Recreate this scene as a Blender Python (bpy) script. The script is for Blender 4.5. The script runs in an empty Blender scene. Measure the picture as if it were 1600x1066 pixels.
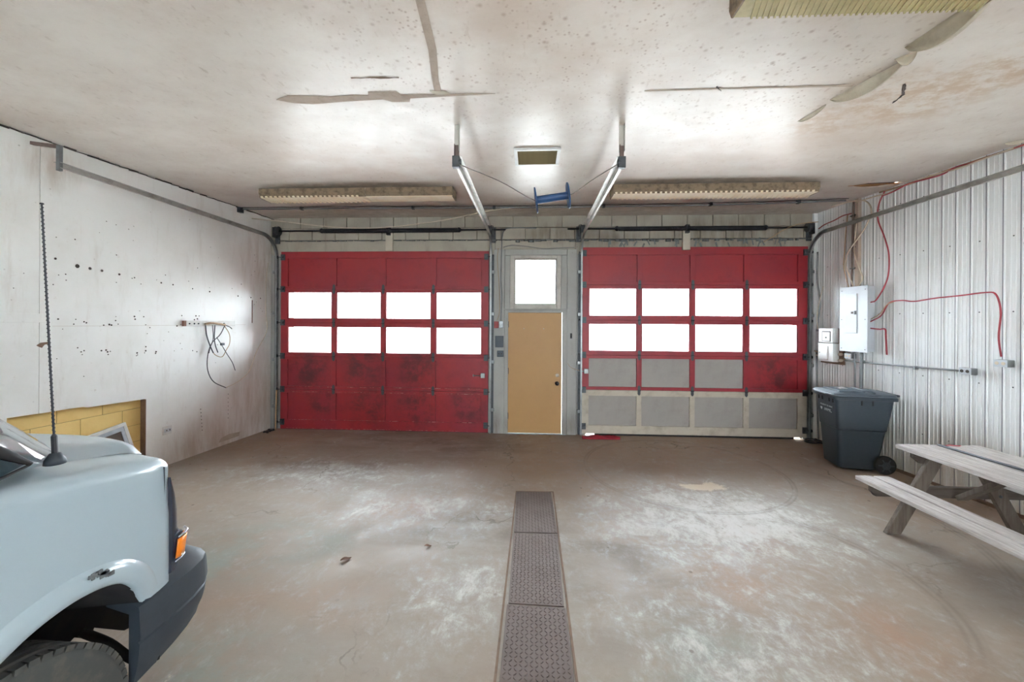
import bpy, bmesh, math, random
from mathutils import Vector, Matrix, Euler
random.seed(7)
S = bpy.context.scene
COL = S.collection

# ------------------------------------------------------------------ camera, sky, exposure
cam_d = bpy.data.cameras.new('camera')
cam = bpy.data.objects.new('camera', cam_d); COL.objects.link(cam); S.camera = cam
cam_d.sensor_width = 36.0; cam_d.sensor_fit = 'HORIZONTAL'
cam_d.lens = 620.0 / 1600.0 * 36.0
cam_d.shift_y = -29.9 / 1600.0
cam_d.clip_start = 0.05; cam_d.clip_end = 300
cam.matrix_world = (Matrix.Translation((0, 0, 1.87)) @ Matrix.Rotation(0.0527, 4, 'Z')
                    @ Matrix.Rotation(math.pi / 2, 4, 'X') @ Matrix.Rotation(0.0056, 4, 'Z'))
w = bpy.data.worlds.new('sky'); S.world = w; w.use_nodes = True
bg = w.node_tree.nodes['Background']
bg.inputs[0].default_value = (0.84, 0.925, 1.0, 1); bg.inputs[1].default_value = 4.2
S.view_settings.view_transform = 'Standard'; S.view_settings.look = 'None'
S.view_settings.exposure = 3.06; S.view_settings.gamma = 1.0
S.view_settings.use_curve_mapping = False
S.cycles.max_bounces = 14; S.cycles.diffuse_bounces = 10; S.cycles.glossy_bounces = 5
S.cycles.transmission_bounces = 6; S.cycles.use_denoising = True
S.cycles.caustics_reflective = False; S.cycles.caustics_refractive = False
S.cycles.sample_clamp_indirect = 12

# ------------------------------------------------------------------ room figures (metres)
D, H = 6.634, 3.64            # front wall, ceiling
XL, AL = -4.5285, 0.0924      # left wall  X = XL + AL*(Y-D)
XR, AR = 4.5232, -0.0797      # right wall X = XR + AR*(Y-D)
BACK = -4.8
PHL, PHR = -math.atan(AL), -math.atan(AR)
def lx(y): return XL + AL * (y - D)
def rx(y): return XR + AR * (y - D)

# ------------------------------------------------------------------ materials
def lin(c):
    return tuple(((v / 255) / 12.92 if v / 255 <= 0.04045 else ((v / 255 + 0.055) / 1.055) ** 2.4) for v in c) + (1,)
class NT:
    def __init__(s, name):
        s.m = bpy.data.materials.new(name); s.m.use_nodes = True
        s.t = s.m.node_tree; s.b = s.t.nodes['Principled BSDF']
        s.tc = s.t.nodes.new('ShaderNodeTexCoord'); s.co = s.tc.outputs['Object']
    def n(s, k, **kw):
        d = s.t.nodes.new(k)
        for a, v in kw.items(): setattr(d, a, v)
        return d
    def l(s, a, b): s.t.links.new(a, b)
    def val(s, sock, v):
        if hasattr(v, 'is_output') or isinstance(v, bpy.types.NodeSocket): s.l(v, sock)
        else: sock.default_value = v
    def world(s):
        g = s.n('ShaderNodeNewGeometry'); s.co = g.outputs['Position']; return s.co
    def mapping(s, sc=(1, 1, 1), loc=(0, 0, 0), rot=(0, 0, 0), co=None):
        d = s.n('ShaderNodeMapping'); s.l(co or s.co, d.inputs[0])
        d.inputs['Scale'].default_value = sc; d.inputs['Location'].default_value = loc; d.inputs['Rotation'].default_value = rot
        return d.outputs[0]
    def noise(s, scale, detail=5, rough=.6, co=None, dist=0):
        d = s.n('ShaderNodeTexNoise'); s.l(co or s.co, d.inputs['Vector'])
        d.inputs['Scale'].default_value = scale; d.inputs['Detail'].default_value = detail
        d.inputs['Roughness'].default_value = rough; d.inputs['Distortion'].default_value = dist
        return d.outputs['Fac']
    def voro(s, scale, co=None, feature='F1', rnd=1):
        d = s.n('ShaderNodeTexVoronoi', feature=feature); s.l(co or s.co, d.inputs['Vector'])
        d.inputs['Scale'].default_value = scale; d.inputs['Randomness'].default_value = rnd
        return d.outputs['Distance']
    def ramp(s, x, a, b, lo=0., hi=1.):
        d = s.n('ShaderNodeMapRange'); d.interpolation_type = 'SMOOTHSTEP'
        s.l(x, d.inputs[0]); d.inputs[1].default_value = a; d.inputs[2].default_value = b
        d.inputs[3].default_value = lo; d.inputs[4].default_value = hi
        return d.outputs[0]
    def math(s, op, a, b=None, c=None):
        d = s.n('ShaderNodeMath', operation=op)
        s.val(d.inputs[0], a)
        if b is not None: s.val(d.inputs[1], b)
        if c is not None: s.val(d.inputs[2], c)
        return d.outputs[0]
    def mix(s, f, a, b, blend='MIX'):
        d = s.n('ShaderNodeMix', data_type='RGBA', blend_type=blend)
        s.val(d.inputs[0], f)
        for i, v in ((6, a), (7, b)):
            if isinstance(v, tuple): d.inputs[i].default_value = v if len(v) == 4 and max(v) <= 1 else lin(v)
            else: s.l(v, d.inputs[i])
        return d.outputs[2]
    def blob(s, c, r, soft=.5, sc=(1, 1, 1)):
        """1 inside an ellipsoid patch round c, fading to 0 at radius r"""
        mp = s.n('ShaderNodeVectorMath', operation='SUBTRACT'); s.l(s.co, mp.inputs[0]); mp.inputs[1].default_value = c
        m2 = s.n('ShaderNodeVectorMath', operation='MULTIPLY'); s.l(mp.outputs[0], m2.inputs[0]); m2.inputs[1].default_value = sc
        ln = s.n('ShaderNodeVectorMath', operation='LENGTH'); s.l(m2.outputs[0], ln.inputs[0])
        return s.ramp(ln.outputs['Value'], r, r * (1 - soft))
    def blobs(s, lst):
        o = None
        for a in lst:
            b = s.blob(*a); o = b if o is None else s.math('MAXIMUM', o, b)
        return o
    def sep(s, co=None):
        d = s.n('ShaderNodeSeparateXYZ'); s.l(co or s.co, d.inputs[0]); return d.outputs
    def bump(s, hgt, strength=.3, dist=.01):
        d = s.n('ShaderNodeBump'); d.inputs['Strength'].default_value = strength; d.inputs['Distance'].default_value = dist
        s.l(hgt, d.inputs['Height']); s.l(d.outputs[0], s.b.inputs['Normal'])
    def col(s, v):
        if isinstance(v, tuple): s.b.inputs['Base Color'].default_value = lin(v)
        else: s.l(v, s.b.inputs['Base Color'])
    def set(s, rough=.5, metal=0., spec=.5, coat=0., coat_r=.1):
        s.val(s.b.inputs['Roughness'], rough); s.b.inputs['Metallic'].default_value = metal
        s.b.inputs['Specular IOR Level'].default_value = spec
        s.b.inputs['Coat Weight'].default_value = coat; s.b.inputs['Coat Roughness'].default_value = coat_r
        return s.m
def plain(name, c, rough=.5, metal=0., c2=None, sc=6, amt=.6, bump=0, coat=0, spec=.5):
    """a colour broken up by noise towards c2"""
    t = NT(name)
    c2 = c2 or tuple(int(v * .78) for v in c)
    f = t.math('MULTIPLY', t.ramp(t.noise(sc, 6, .65), .42, .72), amt)
    t.col(t.mix(f, c, c2))
    if bump: t.bump(t.noise(sc * 6, 4), bump, .004)
    return t.set(rough, metal, spec, coat)

M = {}
# concrete floor
t = NT('worn_concrete'); t.world()
n1 = t.noise(.55, 6, .62, dist=.4); n2 = t.noise(2.6, 8, .7); n3 = t.noise(11, 6, .7); n4 = t.noise(40, 4, .7)
flat = t.mapping((.8, 2.2, 1))
n5 = t.noise(1.6, 7, .68, co=flat, dist=.5)
c = t.mix(t.ramp(n1, .34, .66), (146, 129, 114), (148, 140, 130))
c = t.mix(t.math('MULTIPLY', t.ramp(n5, .42, .7), .42), c, (134, 117, 104))
c = t.mix(t.math('MULTIPLY', t.ramp(n2, .46, .76), .4), c, (166, 158, 148))
c = t.mix(t.math('MULTIPLY', t.ramp(n3, .5, .75), .3), c, (124, 110, 98))
# reddish earth dragged in along the doors and the right wall
earth = t.blobs([((4.3, 4.6, 0), 1.4, .95, (1, .5, 1)), ((2.6, 6.2, 0), 2.2, .95, (.6, 1.2, 1)), ((-3.9, 6.0, 0), 1.5, .95), ((0.3, 5.4, 0), 1.5, .95, (1, .8, 1))])
c = t.mix(t.math('MULTIPLY', earth, t.ramp(n3, .25, .65, .15, .55)), c, (166, 138, 112))
redp = t.blobs([((-1.75, 2.55, 0), .55, .95, (.5, 1, 1)), ((1.45, 3.0, 0), .6, .95, (1, .8, 1)), ((1.9, 3.6, 0), .4, .95), ((-1.3, 3.9, 0), .6, .95, (.7, 1.2, 1)), ((2.2, 2.5, 0), .5, .95)])
c = t.mix(t.math('MULTIPLY', redp, t.ramp(n2, .35, .65, .0, .6)), c, (160, 124, 100))
# oil darkened concrete before the left door and in the middle
oil = t.blobs([((-2.2, 6.25, 0), 1.8, .95, (.75, 1.8, 1)), ((-1.0, 5.9, 0), 1.2, .95, (.7, 1.6, 1)), ((-.6, 3.55, 0), 1.0, .95, (.7, 1.8, 1)), ((.9, 3.2, 0), 1.0, .95, (.9, .7, 1)), ((-2.6, 4.9, 0), .9, .95, (.6, 1.7, 1))])
c = t.mix(t.math('MULTIPLY', oil, t.ramp(n5, .35, .65, .0, .6)), c, (100, 90, 82))
green = t.blobs([((-1.75, 2.1, 0), .7, .95), ((-2.5, 2.9, 0), .8, .95, (.6, 1.5, 1)), ((1.0, 2.2, 0), .6, .95), ((-2.1, 3.3, 0), .6, .95, (.6, 1.3, 1))])
c = t.mix(t.math('MULTIPLY', green, t.ramp(n2, .38, .64, .0, .7)), c, (132, 142, 134))
# remains of white and grey-blue paint
pale = t.blobs([((1.75, 3.85, 0), 1.6, .95, (.8, 1.15, 1)), ((2.2, 4.1, 0), .9, .95)])
weak = t.blobs([((1.3, 2.3, 0), 1.4, .95, (1, .8, 1)), ((-1.1, 3.95, 0), 1.1, .95, (.7, 1.4, 1)), ((-2.4, 4.75, 0), 1.2, .95, (.6, 1.5, 1)), ((-.5, 2.7, 0), .8, .95)])
pale = t.math('MAXIMUM', pale, t.math('MULTIPLY', weak, .62))
n6 = t.noise(3.4, 12, .78, dist=.6); n7 = t.noise(18, 8, .75, co=t.mapping((1, .6, 1), rot=(0, 0, .5)))
mm = t.math('ADD', t.math('MULTIPLY', pale, .17), t.math('ADD', t.math('MULTIPLY', n6, .62), t.math('MULTIPLY', n7, .38)))
wf = t.ramp(mm, .575, .72)
c = t.mix(t.math('MULTIPLY', wf, .75), c, (204, 202, 198))
c = t.mix(t.math('MULTIPLY', t.ramp(mm, .50, .62), .28), c, (172, 171, 167))
# pale filler patch
fil = t.math('ADD', t.blob((1.95, 4.62, 0), .42, .95, (.9, 2.0, 1)), t.math('MULTIPLY', t.math('SUBTRACT', n6, .5), 3.2))
c = t.mix(t.math('MULTIPLY', t.ramp(fil, .45, .6), .8), c, (204, 188, 164))
# tyre marks: arcs scrubbed by turning wheels
def ring(cx, cy, r, wd, y0, y1):
    v = t.n('ShaderNodeVectorMath', operation='DISTANCE'); t.l(t.co, v.inputs[0]); v.inputs[1].default_value = (cx, cy, 0)
    k = t.math('ABSOLUTE', t.math('SUBTRACT', v.outputs['Value'], r))
    yy = t.sep()[0]
    stripe = t.math('MULTIPLY_ADD', t.math('SINE', t.math('MULTIPLY', v.outputs['Value'], 130.)), .35, .65)
    return t.math('MULTIPLY', t.math('MULTIPLY', t.ramp(k, wd, wd * .6), stripe), t.ramp(yy, y0, y1))
arcs = t.math('MAXIMUM', ring(1.75, 3.1, 1.05, .075, 2.2, 2.7), ring(2.1, 4.1, 1.75, .06, 3.0, 3.9))
arcs = t.math('MAXIMUM', arcs, ring(1.9, 5.2, 1.2, .035, .5, .9))
c = t.mix(t.math('MULTIPLY', arcs, t.ramp(n2, .3, .6, .1, .42)), c, (98, 88, 80))
# drips and specks
sp = t.voro(5.5); spk = t.math('MULTIPLY', t.ramp(sp, .10, .05), t.ramp(t.noise(1.3, 3), .5, .6))
c = t.mix(t.math('MULTIPLY', spk, .7), c, (84, 66, 54))
c = t.mix(t.math('MULTIPLY', t.ramp(n4, .6, .75), .25), c, (100, 86, 74))
# hairline cracks
wco = t.n('ShaderNodeVectorMath', operation='ADD'); t.l(t.co, wco.inputs[0])
wn = t.n('ShaderNodeTexNoise'); t.l(t.co, wn.inputs['Vector']); wn.inputs['Scale'].default_value = 2.2; wn.inputs['Detail'].default_value = 6
t.l(wn.outputs['Color'], wco.inputs[1])
cr = t.voro(.42, co=wco.outputs[0], feature='DISTANCE_TO_EDGE')
c = t.mix(t.math('MULTIPLY', t.ramp(cr, .006, .002), t.ramp(n1, .45, .6, .0, .6)), c, (78, 66, 56))
t.col(c)
t.bump(t.math('ADD', t.math('MULTIPLY', n3, .5), t.math('MULTIPLY', n4, .3)), .25, .006)
M['floor'] = t.set(t.ramp(n2, .3, .7, .48, .72), spec=.4)

# ceiling: yellowed semi-gloss paint with mould specks and water stains
t = NT('old_ceiling_paint'); t.world()
str_ = t.mapping((.9, 1.3, 1), rot=(0, 0, .35))
a = t.noise(1.1, 6, .65, co=str_); b = t.noise(7, 6, .7, co=str_); d_ = t.noise(26, 3, .6); fl_ = t.noise(19, 4, .6, co=t.mapping((1, .45, 1), rot=(0, 0, .35)))
c = t.mix(t.ramp(a, .3, .78), (226, 218, 209), (204, 191, 179))
c = t.mix(t.math('MULTIPLY', t.ramp(b, .5, .9), .24), c, (190, 172, 156))
c = t.mix(t.math('MULTIPLY', t.ramp(fl_, .6, .72), t.ramp(a, .35, .6, .12, .42)), c, (158, 132, 110))
mould = t.blobs([((.3, 2.3, H), 1.9, .85, (.9, 1, 1)), ((1.8, 3.0, H), 1.5, .9), ((-.6, 2.6, H), 1.2, .9)])
v1 = t.voro(13); v2 = t.voro(27)
spots = t.math('MAXIMUM', t.math('MULTIPLY', t.ramp(v1, .30, .0), t.ramp(t.noise(3.1, 3), .42, .56)), t.math('MULTIPLY', t.ramp(v2, .34, .02), t.ramp(t.noise(4.7, 3), .44, .58)))
c = t.mix(t.math('MULTIPLY', t.math('MULTIPLY', spots, mould), .62), c, (138, 98, 72))
c = t.mix(t.math('MULTIPLY', t.math('MULTIPLY', spots, t.ramp(a, .35, .6)), .22), c, (140, 118, 98))
water = t.blobs([((2.95, 3.3, H), .8, .7, (1, 1.3, 1)), ((2.6, 3.6, H), .45, .7), ((3.3, 2.95, H), .5, .7)])
c = t.mix(t.math('MULTIPLY', water, t.ramp(b, .38, .62, .05, .7)), c, (190, 158, 122))
tan_ = t.blobs([((.2, 1.9, H), 1.6, .9, (.8, 1, 1)), ((2.2, 4.1, H), 1.8, .9, (.8, 1.3, 1)), ((-1.5, 4.4, H), 1.6, .9, (.7, 1.5, 1)), ((.1, 2.4, H), 1.4, .9)])
c = t.mix(t.math('MULTIPLY', tan_, t.ramp(a, .3, .65, .15, .5)), c, (202, 178, 158))
fixture_dark = t.blobs([((-2.4, 5.15, H), 1.5, .5, (.95, 5, 1)), ((2.35, 5.15, H), 1.6, .5, (.95, 5, 1))])  # darker mottled band on the ceiling round each far fixture
c = t.mix(t.math('MULTIPLY', fixture_dark, t.ramp(b, .2, .6, .3, .7)), c, (120, 108, 92))
front_shade = t.blobs([((0, 6.6, H), 5, .2, (1, 6.5, 1))])  # shade painted into the ceiling strip next to the front wall
c = t.mix(t.math('MULTIPLY', front_shade, t.ramp(b, .3, .7, .25, .6)), c, (150, 140, 124))
t.col(c); t.bump(t.math('ADD', d_, b), .12, .004)
M['ceiling'] = t.set(t.ramp(b, .3, .7, .31, .43), spec=.48)

def wallpaint(name, base, d1, d2, rough, stains, streak=.3):
    t = NT(name); t.world()
    a = t.noise(1.2, 6, .62); st = t.mapping((3, 3, .5)); b = t.noise(2.4, 7, .7, co=st); e = t.noise(14, 5, .7)
    c = t.mix(t.ramp(a, .42, .7), base, d1)
    c = t.mix(t.math('MULTIPLY', t.ramp(b, .52, .75), streak), c, d2)
    if stains: c = t.mix(t.math('MULTIPLY', t.blobs(stains), t.ramp(b, .3, .65, .15, .75)), c, d2)
    sp = t.math('MULTIPLY', t.ramp(t.voro(9), .09, .04), t.ramp(t.noise(1.7, 3), .52, .62))
    c = t.mix(t.math('MULTIPLY', sp, .6), c, (110, 98, 84))
    c = t.mix(t.math('MULTIPLY', t.ramp(e, .62, .76), .3), c, d2)
    t.col(c); t.bump(e, .12, .004)
    return t.set(rough, spec=.4)
M['wall_l'] = wallpaint('white_wall_sheet', (242, 243, 241), (234, 234, 230), (184, 170, 154), .32,
    [((lx(6.3), 6.4, .4), 1.2, .9, (1, 1.2, .9)), ((lx(5.6), 5.6, .1), .8, .9, (1, .6, 1.4)), ((lx(6.5), 6.6, 2.8), .8, .9, (1, 1, .7)), ((lx(3.6), 3.7, 3.4), .35, .9)], .22)
M['wall_f'] = wallpaint('grimy_white_masonry', (172, 166, 152), (156, 149, 136), (106, 95, 82), .7,
    [((3.2, D, 3.3), 1.4, .9, (.7, 1, 2.5)), ((1.2, D, 3.25), .7, .9, (.7, 1, 3)), ((.3, D, 3.35), .8, .9, (1, 1, 3))], .42)
M['facing'] = wallpaint('grey_white_board', (170, 170, 166), (158, 157, 152), (112, 104, 94), .6,
    [((-.6, D, .15), .35, .9), ((.65, D, .15), .35, .9)], .32)
M['yblock'] = plain('yellow_block_paint', (250, 218, 142), .6, c2=(236, 198, 120), sc=3, amt=.7, bump=.25)
M['mortar'] = plain('dark_mortar', (206, 174, 112), .9)
M['edge_wood'] = plain('bare_edge_wood', (122, 98, 80), .8, c2=(86, 66, 52), sc=9)
M['hole'] = plain('dark_hole', (70, 62, 56), .8)
M['metal_wall'] = None
t = NT('white_steel_sheet'); t.world()
st = t.mapping((3, 3, .35)); b = t.noise(2.2, 6, .68, co=st); a = t.noise(1.4, 5, .6)
c = t.mix(t.ramp(a, .4, .7), (234, 237, 238), (224, 226, 225))
c = t.mix(t.math('MULTIPLY', t.ramp(b, .55, .8), .12), c, (190, 182, 168))
low = t.ramp(t.sep()[2], .9, .0)
c = t.mix(t.math('MULTIPLY', low, t.ramp(b, .3, .65, .1, .55)), c, (176, 156, 130))
t.col(c); M['metal_wall'] = t.set(.42, 0, .45)

def redpaint():
    t = NT('faded_red_paint'); t.world()
    a = t.noise(1.5, 6, .6); b = t.noise(5, 7, .7); e = t.noise(22, 5, .7, co=t.mapping((1, 1, 4)))
    c = t.mix(t.ramp(a, .35, .7), (160, 42, 50), (144, 44, 58))
    c = t.mix(t.math('MULTIPLY', t.ramp(b, .5, .72), .35), c, (112, 34, 42))
    sm = t.blobs([((-3.85, D, 1.0), .6, .95), ((-2.8, D, .42), .55, .95), ((-1.95, D, .42), .6, .95), ((-2.9, D, 1.08), .6, .95), ((-1.95, D, 1.08), .6, .95), ((-1.1, D, .45), .5, .95), ((3.9, D, 1.02), .6, .95), ((-3.6, D, .45), .4, .95)])
    c = t.mix(t.math('MULTIPLY', sm, t.ramp(b, .36, .62, .05, .8)), c, (72, 38, 42))
    c = t.mix(t.math('MULTIPLY', t.ramp(e, .66, .74), .55), c, (164, 92, 90))
    t.col(c); t.bump(b, .1, .003)
    return t.set(.45, spec=.45)
M['red'] = redpaint()
t = NT('scraped_red_edge'); t.world()
e = t.noise(9, 7, .75, co=t.mapping((1, 1, 5)))
t.col(t.mix(t.ramp(e, .44, .6), (146, 42, 46), (184, 132, 124))); M['scrape'] = t.set(.6)
M['panel_grey'] = plain('grey_primer_panel', (162, 157, 151), .6, c2=(144, 138, 132), sc=2.5, amt=.7)
M['cream'] = plain('cream_paint', (192, 184, 168), .55, c2=(152, 138, 120), sc=5, amt=.55)
M['steel'] = plain('galvanised_steel', (148, 152, 152), .42, .75, c2=(104, 106, 106), sc=9)
M['track'] = plain('weathered_track_steel', (176, 174, 168), .45, .55, c2=(120, 116, 110), sc=7)
M['dark_steel'] = plain('dark_steel', (78, 82, 86), .5, .5, c2=(46, 46, 48), sc=10)
M['black_steel'] = plain('oiled_black_spring', (40, 42, 48), .45, .4, c2=(26, 26, 30))
M['brown_steel'] = plain('rusty_angle_iron', (120, 104, 98), .6, .4, c2=(86, 66, 58), sc=8)
M['door_y'] = plain('tan_yellow_door_paint', (182, 142, 90), .5, c2=(174, 134, 84), sc=1.5, amt=.6)
M['knob'] = plain('black_knob', (34, 30, 30), .3, .3)
M['frame_w'] = plain('off_white_frame_paint', (190, 187, 180), .55, c2=(156, 146, 132), sc=7, amt=.6)
M['plastic_w'] = plain('white_plastic', (222, 222, 220), .4, c2=(200, 196, 188), sc=5)
M['box_grey'] = plain('pale_grey_enamel', (196, 202, 208), .38, c2=(178, 184, 190), sc=3, amt=.5)
M['box_side'] = M['box_grey']
M['box_dark'] = plain('dark_blue_grey_box', (74, 84, 92), .5)
M['red_box'] = plain('dull_red_plastic', (150, 62, 62), .5)
M['conduit'] = plain('grey_conduit', (132, 136, 138), .45, .4, c2=(104, 104, 102), sc=8)
M['wire_red'] = plain('red_cable', (168, 52, 66), .5)
M['wire_white'] = plain('dirty_white_cable', (212, 200, 180), .6)
M['wire_dark'] = plain('dark_cable', (52, 54, 60), .5)
M['wire_tan'] = plain('tan_cable', (176, 150, 116), .6)
M['rope'] = plain('grey_rope', (120, 112, 104), .85)
M['blue'] = plain('blue_plastic', (34, 72, 116), .45, c2=(26, 54, 96))
M['lens'] = plain('yellowed_prismatic_lens', (250, 238, 212), .35, c2=(236, 212, 170), sc=5)
M['lens_dirty'] = plain('dusty_fixture_side', (140, 122, 100), .7, c2=(76, 62, 48), sc=14, amt=.8)
M['pan'] = plain('fixture_pan', (206, 196, 180), .5, c2=(140, 122, 102), sc=9)
M['olive'] = plain('olive_lens', (188, 176, 128), .45, c2=(150, 136, 92), sc=8)
M['grille'] = plain('brass_grille', (156, 144, 110), .45, .4, c2=(110, 98, 72))
M['tape'] = plain('bare_joint_tape', (186, 170, 154), .8, c2=(160, 140, 122), sc=9)
M['tape_l'] = plain('loose_joint_paper', (206, 198, 180), .8, c2=(172, 160, 138), sc=7)
M['torn'] = plain('torn_brown_board', (168, 120, 72), .9, c2=(110, 72, 44), sc=12)
M['wood_w'] = None
def greywood(name, c1, c2, c3, axis):
    t = NT(name); t.world()
    sc = [14, 14, 14]; sc[axis] = 1.0
    g = t.noise(3.0, 7, .7, co=t.mapping(tuple(sc))); b = t.noise(2, 5, .6); e = t.noise(9, 6, .7, co=t.mapping(tuple(s_ * .5 for s_ in sc)))
    c = t.mix(t.ramp(g, .35, .68), c1, c2)
    c = t.mix(t.math('MULTIPLY', t.ramp(e, .52, .72), .5), c, c3)
    t.col(c); t.bump(g, .4, .004)
    return t.set(.75, spec=.3)
M['plank'] = greywood('weathered_grey_plank', (204, 200, 197), (168, 161, 157), (124, 112, 104), 1)
M['leg_w'] = greywood('weathered_brown_leg', (118, 108, 98), (94, 83, 75), (70, 59, 51), 2)
M['beam_w'] = greywood('weathered_brown_beam', (106, 97, 89), (86, 77, 70), (66, 57, 50), 0)
M['strip_w'] = plain('painted_batten', (222, 222, 218), .5, c2=(190, 180, 170), sc=6)
M['strip_end'] = plain('brown_batten_end', (132, 98, 84), .8)
M['stick'] = plain('pale_stick', (206, 172, 128), .7)
M['bin'] = plain('dark_grey_bin_plastic', (54, 64, 72), .48, c2=(46, 55, 63), sc=30, amt=.5, bump=.1)
M['bin_lid'] = plain('grey_bin_lid', (86, 97, 106), .42, c2=(72, 82, 90), sc=20, amt=.5)
M['bin_text'] = plain('pale_print', (214, 222, 226), .6)
M['rubber'] = plain('black_rubber', (36, 36, 38), .75, c2=(58, 54, 50), sc=9)
M['tire'] = plain('dusty_tyre_rubber', (70, 72, 70), .8, c2=(100, 94, 84), sc=12, amt=.7)
M['van'] = plain('white_car_paint', (168, 184, 192), .32, c2=(168, 182, 188), sc=2, amt=.4, coat=.8)
M['hood'] = plain('white_hood_paint', (164, 178, 186), .34, c2=(158, 172, 180), sc=2, amt=.4, coat=.7)
M['bumper'] = plain('dark_grey_bumper', (52, 60, 68), .5, c2=(44, 51, 58), sc=18, amt=.5, bump=.08)
M['lamp'] = plain('dark_lamp_lens', (40, 48, 62), .15, c2=(30, 36, 50), coat=.8)
M['amber'] = plain('amber_lens', (255, 140, 20), .2, c2=(240, 110, 10), coat=.6)
M['chrome'] = plain('chrome', (210, 214, 220), .15, .9)
M['liner'] = plain('black_wheel_liner', (30, 30, 34), .9, c2=(50, 46, 42), sc=9)
M['rust'] = plain('scraped_primer', (110, 116, 118), .8, c2=(90, 80, 72), sc=20)
M['plate'] = plain('rusty_tread_plate', (98, 84, 78), .55, .35, c2=(80, 64, 56), sc=5, amt=.7)
M['shade_strip'] = plain('blue_grey_rib_shade', (112, 117, 126), .6, c2=(92, 94, 100), sc=8)  # colour standing in for the shaded flanks of the wall ribs
M['leaf'] = plain('dry_leaf', (104, 70, 48), .8, c2=(76, 50, 36), sc=30)
M['rag'] = plain('red_rag', (150, 40, 52), .9, c2=(110, 28, 40), sc=14)
M['wood_screen'] = plain('window_frame_aluminium', (186, 192, 200), .4, .3)
M['ground'] = plain('pale_gravel', (226, 224, 220), .9, c2=(210, 208, 204), sc=2)
def glass(name, tint=(1, 1, 1, 1)):
    m = bpy.data.materials.new(name); m.use_nodes = True; nt = m.node_tree
    nt.nodes.remove(nt.nodes['Principled BSDF'])
    tr = nt.nodes.new('ShaderNodeBsdfTransparent'); tr.inputs[0].default_value = tint
    gl = nt.nodes.new('ShaderNodeBsdfGlossy'); gl.inputs['Roughness'].default_value = .03
    mx = nt.nodes.new('ShaderNodeMixShader')
    fr = nt.nodes.new('ShaderNodeFresnel'); fr.inputs[0].default_value = 1.45
    nt.links.new(fr.outputs[0], mx.inputs[0]); nt.links.new(tr.outputs[0], mx.inputs[1]); nt.links.new(gl.outputs[0], mx.inputs[2])
    nt.links.new(mx.outputs[0], nt.nodes['Material Output'].inputs[0])
    return m
M['glass'] = glass('window_glass', (.97, .98, .98, 1))
M['glass_d'] = glass('tinted_glass', (.35, .42, .46, 1))
M['screen'] = plain('dark_screen_mesh', (92, 78, 66), .6, c2=(60, 54, 52), sc=6)

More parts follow.
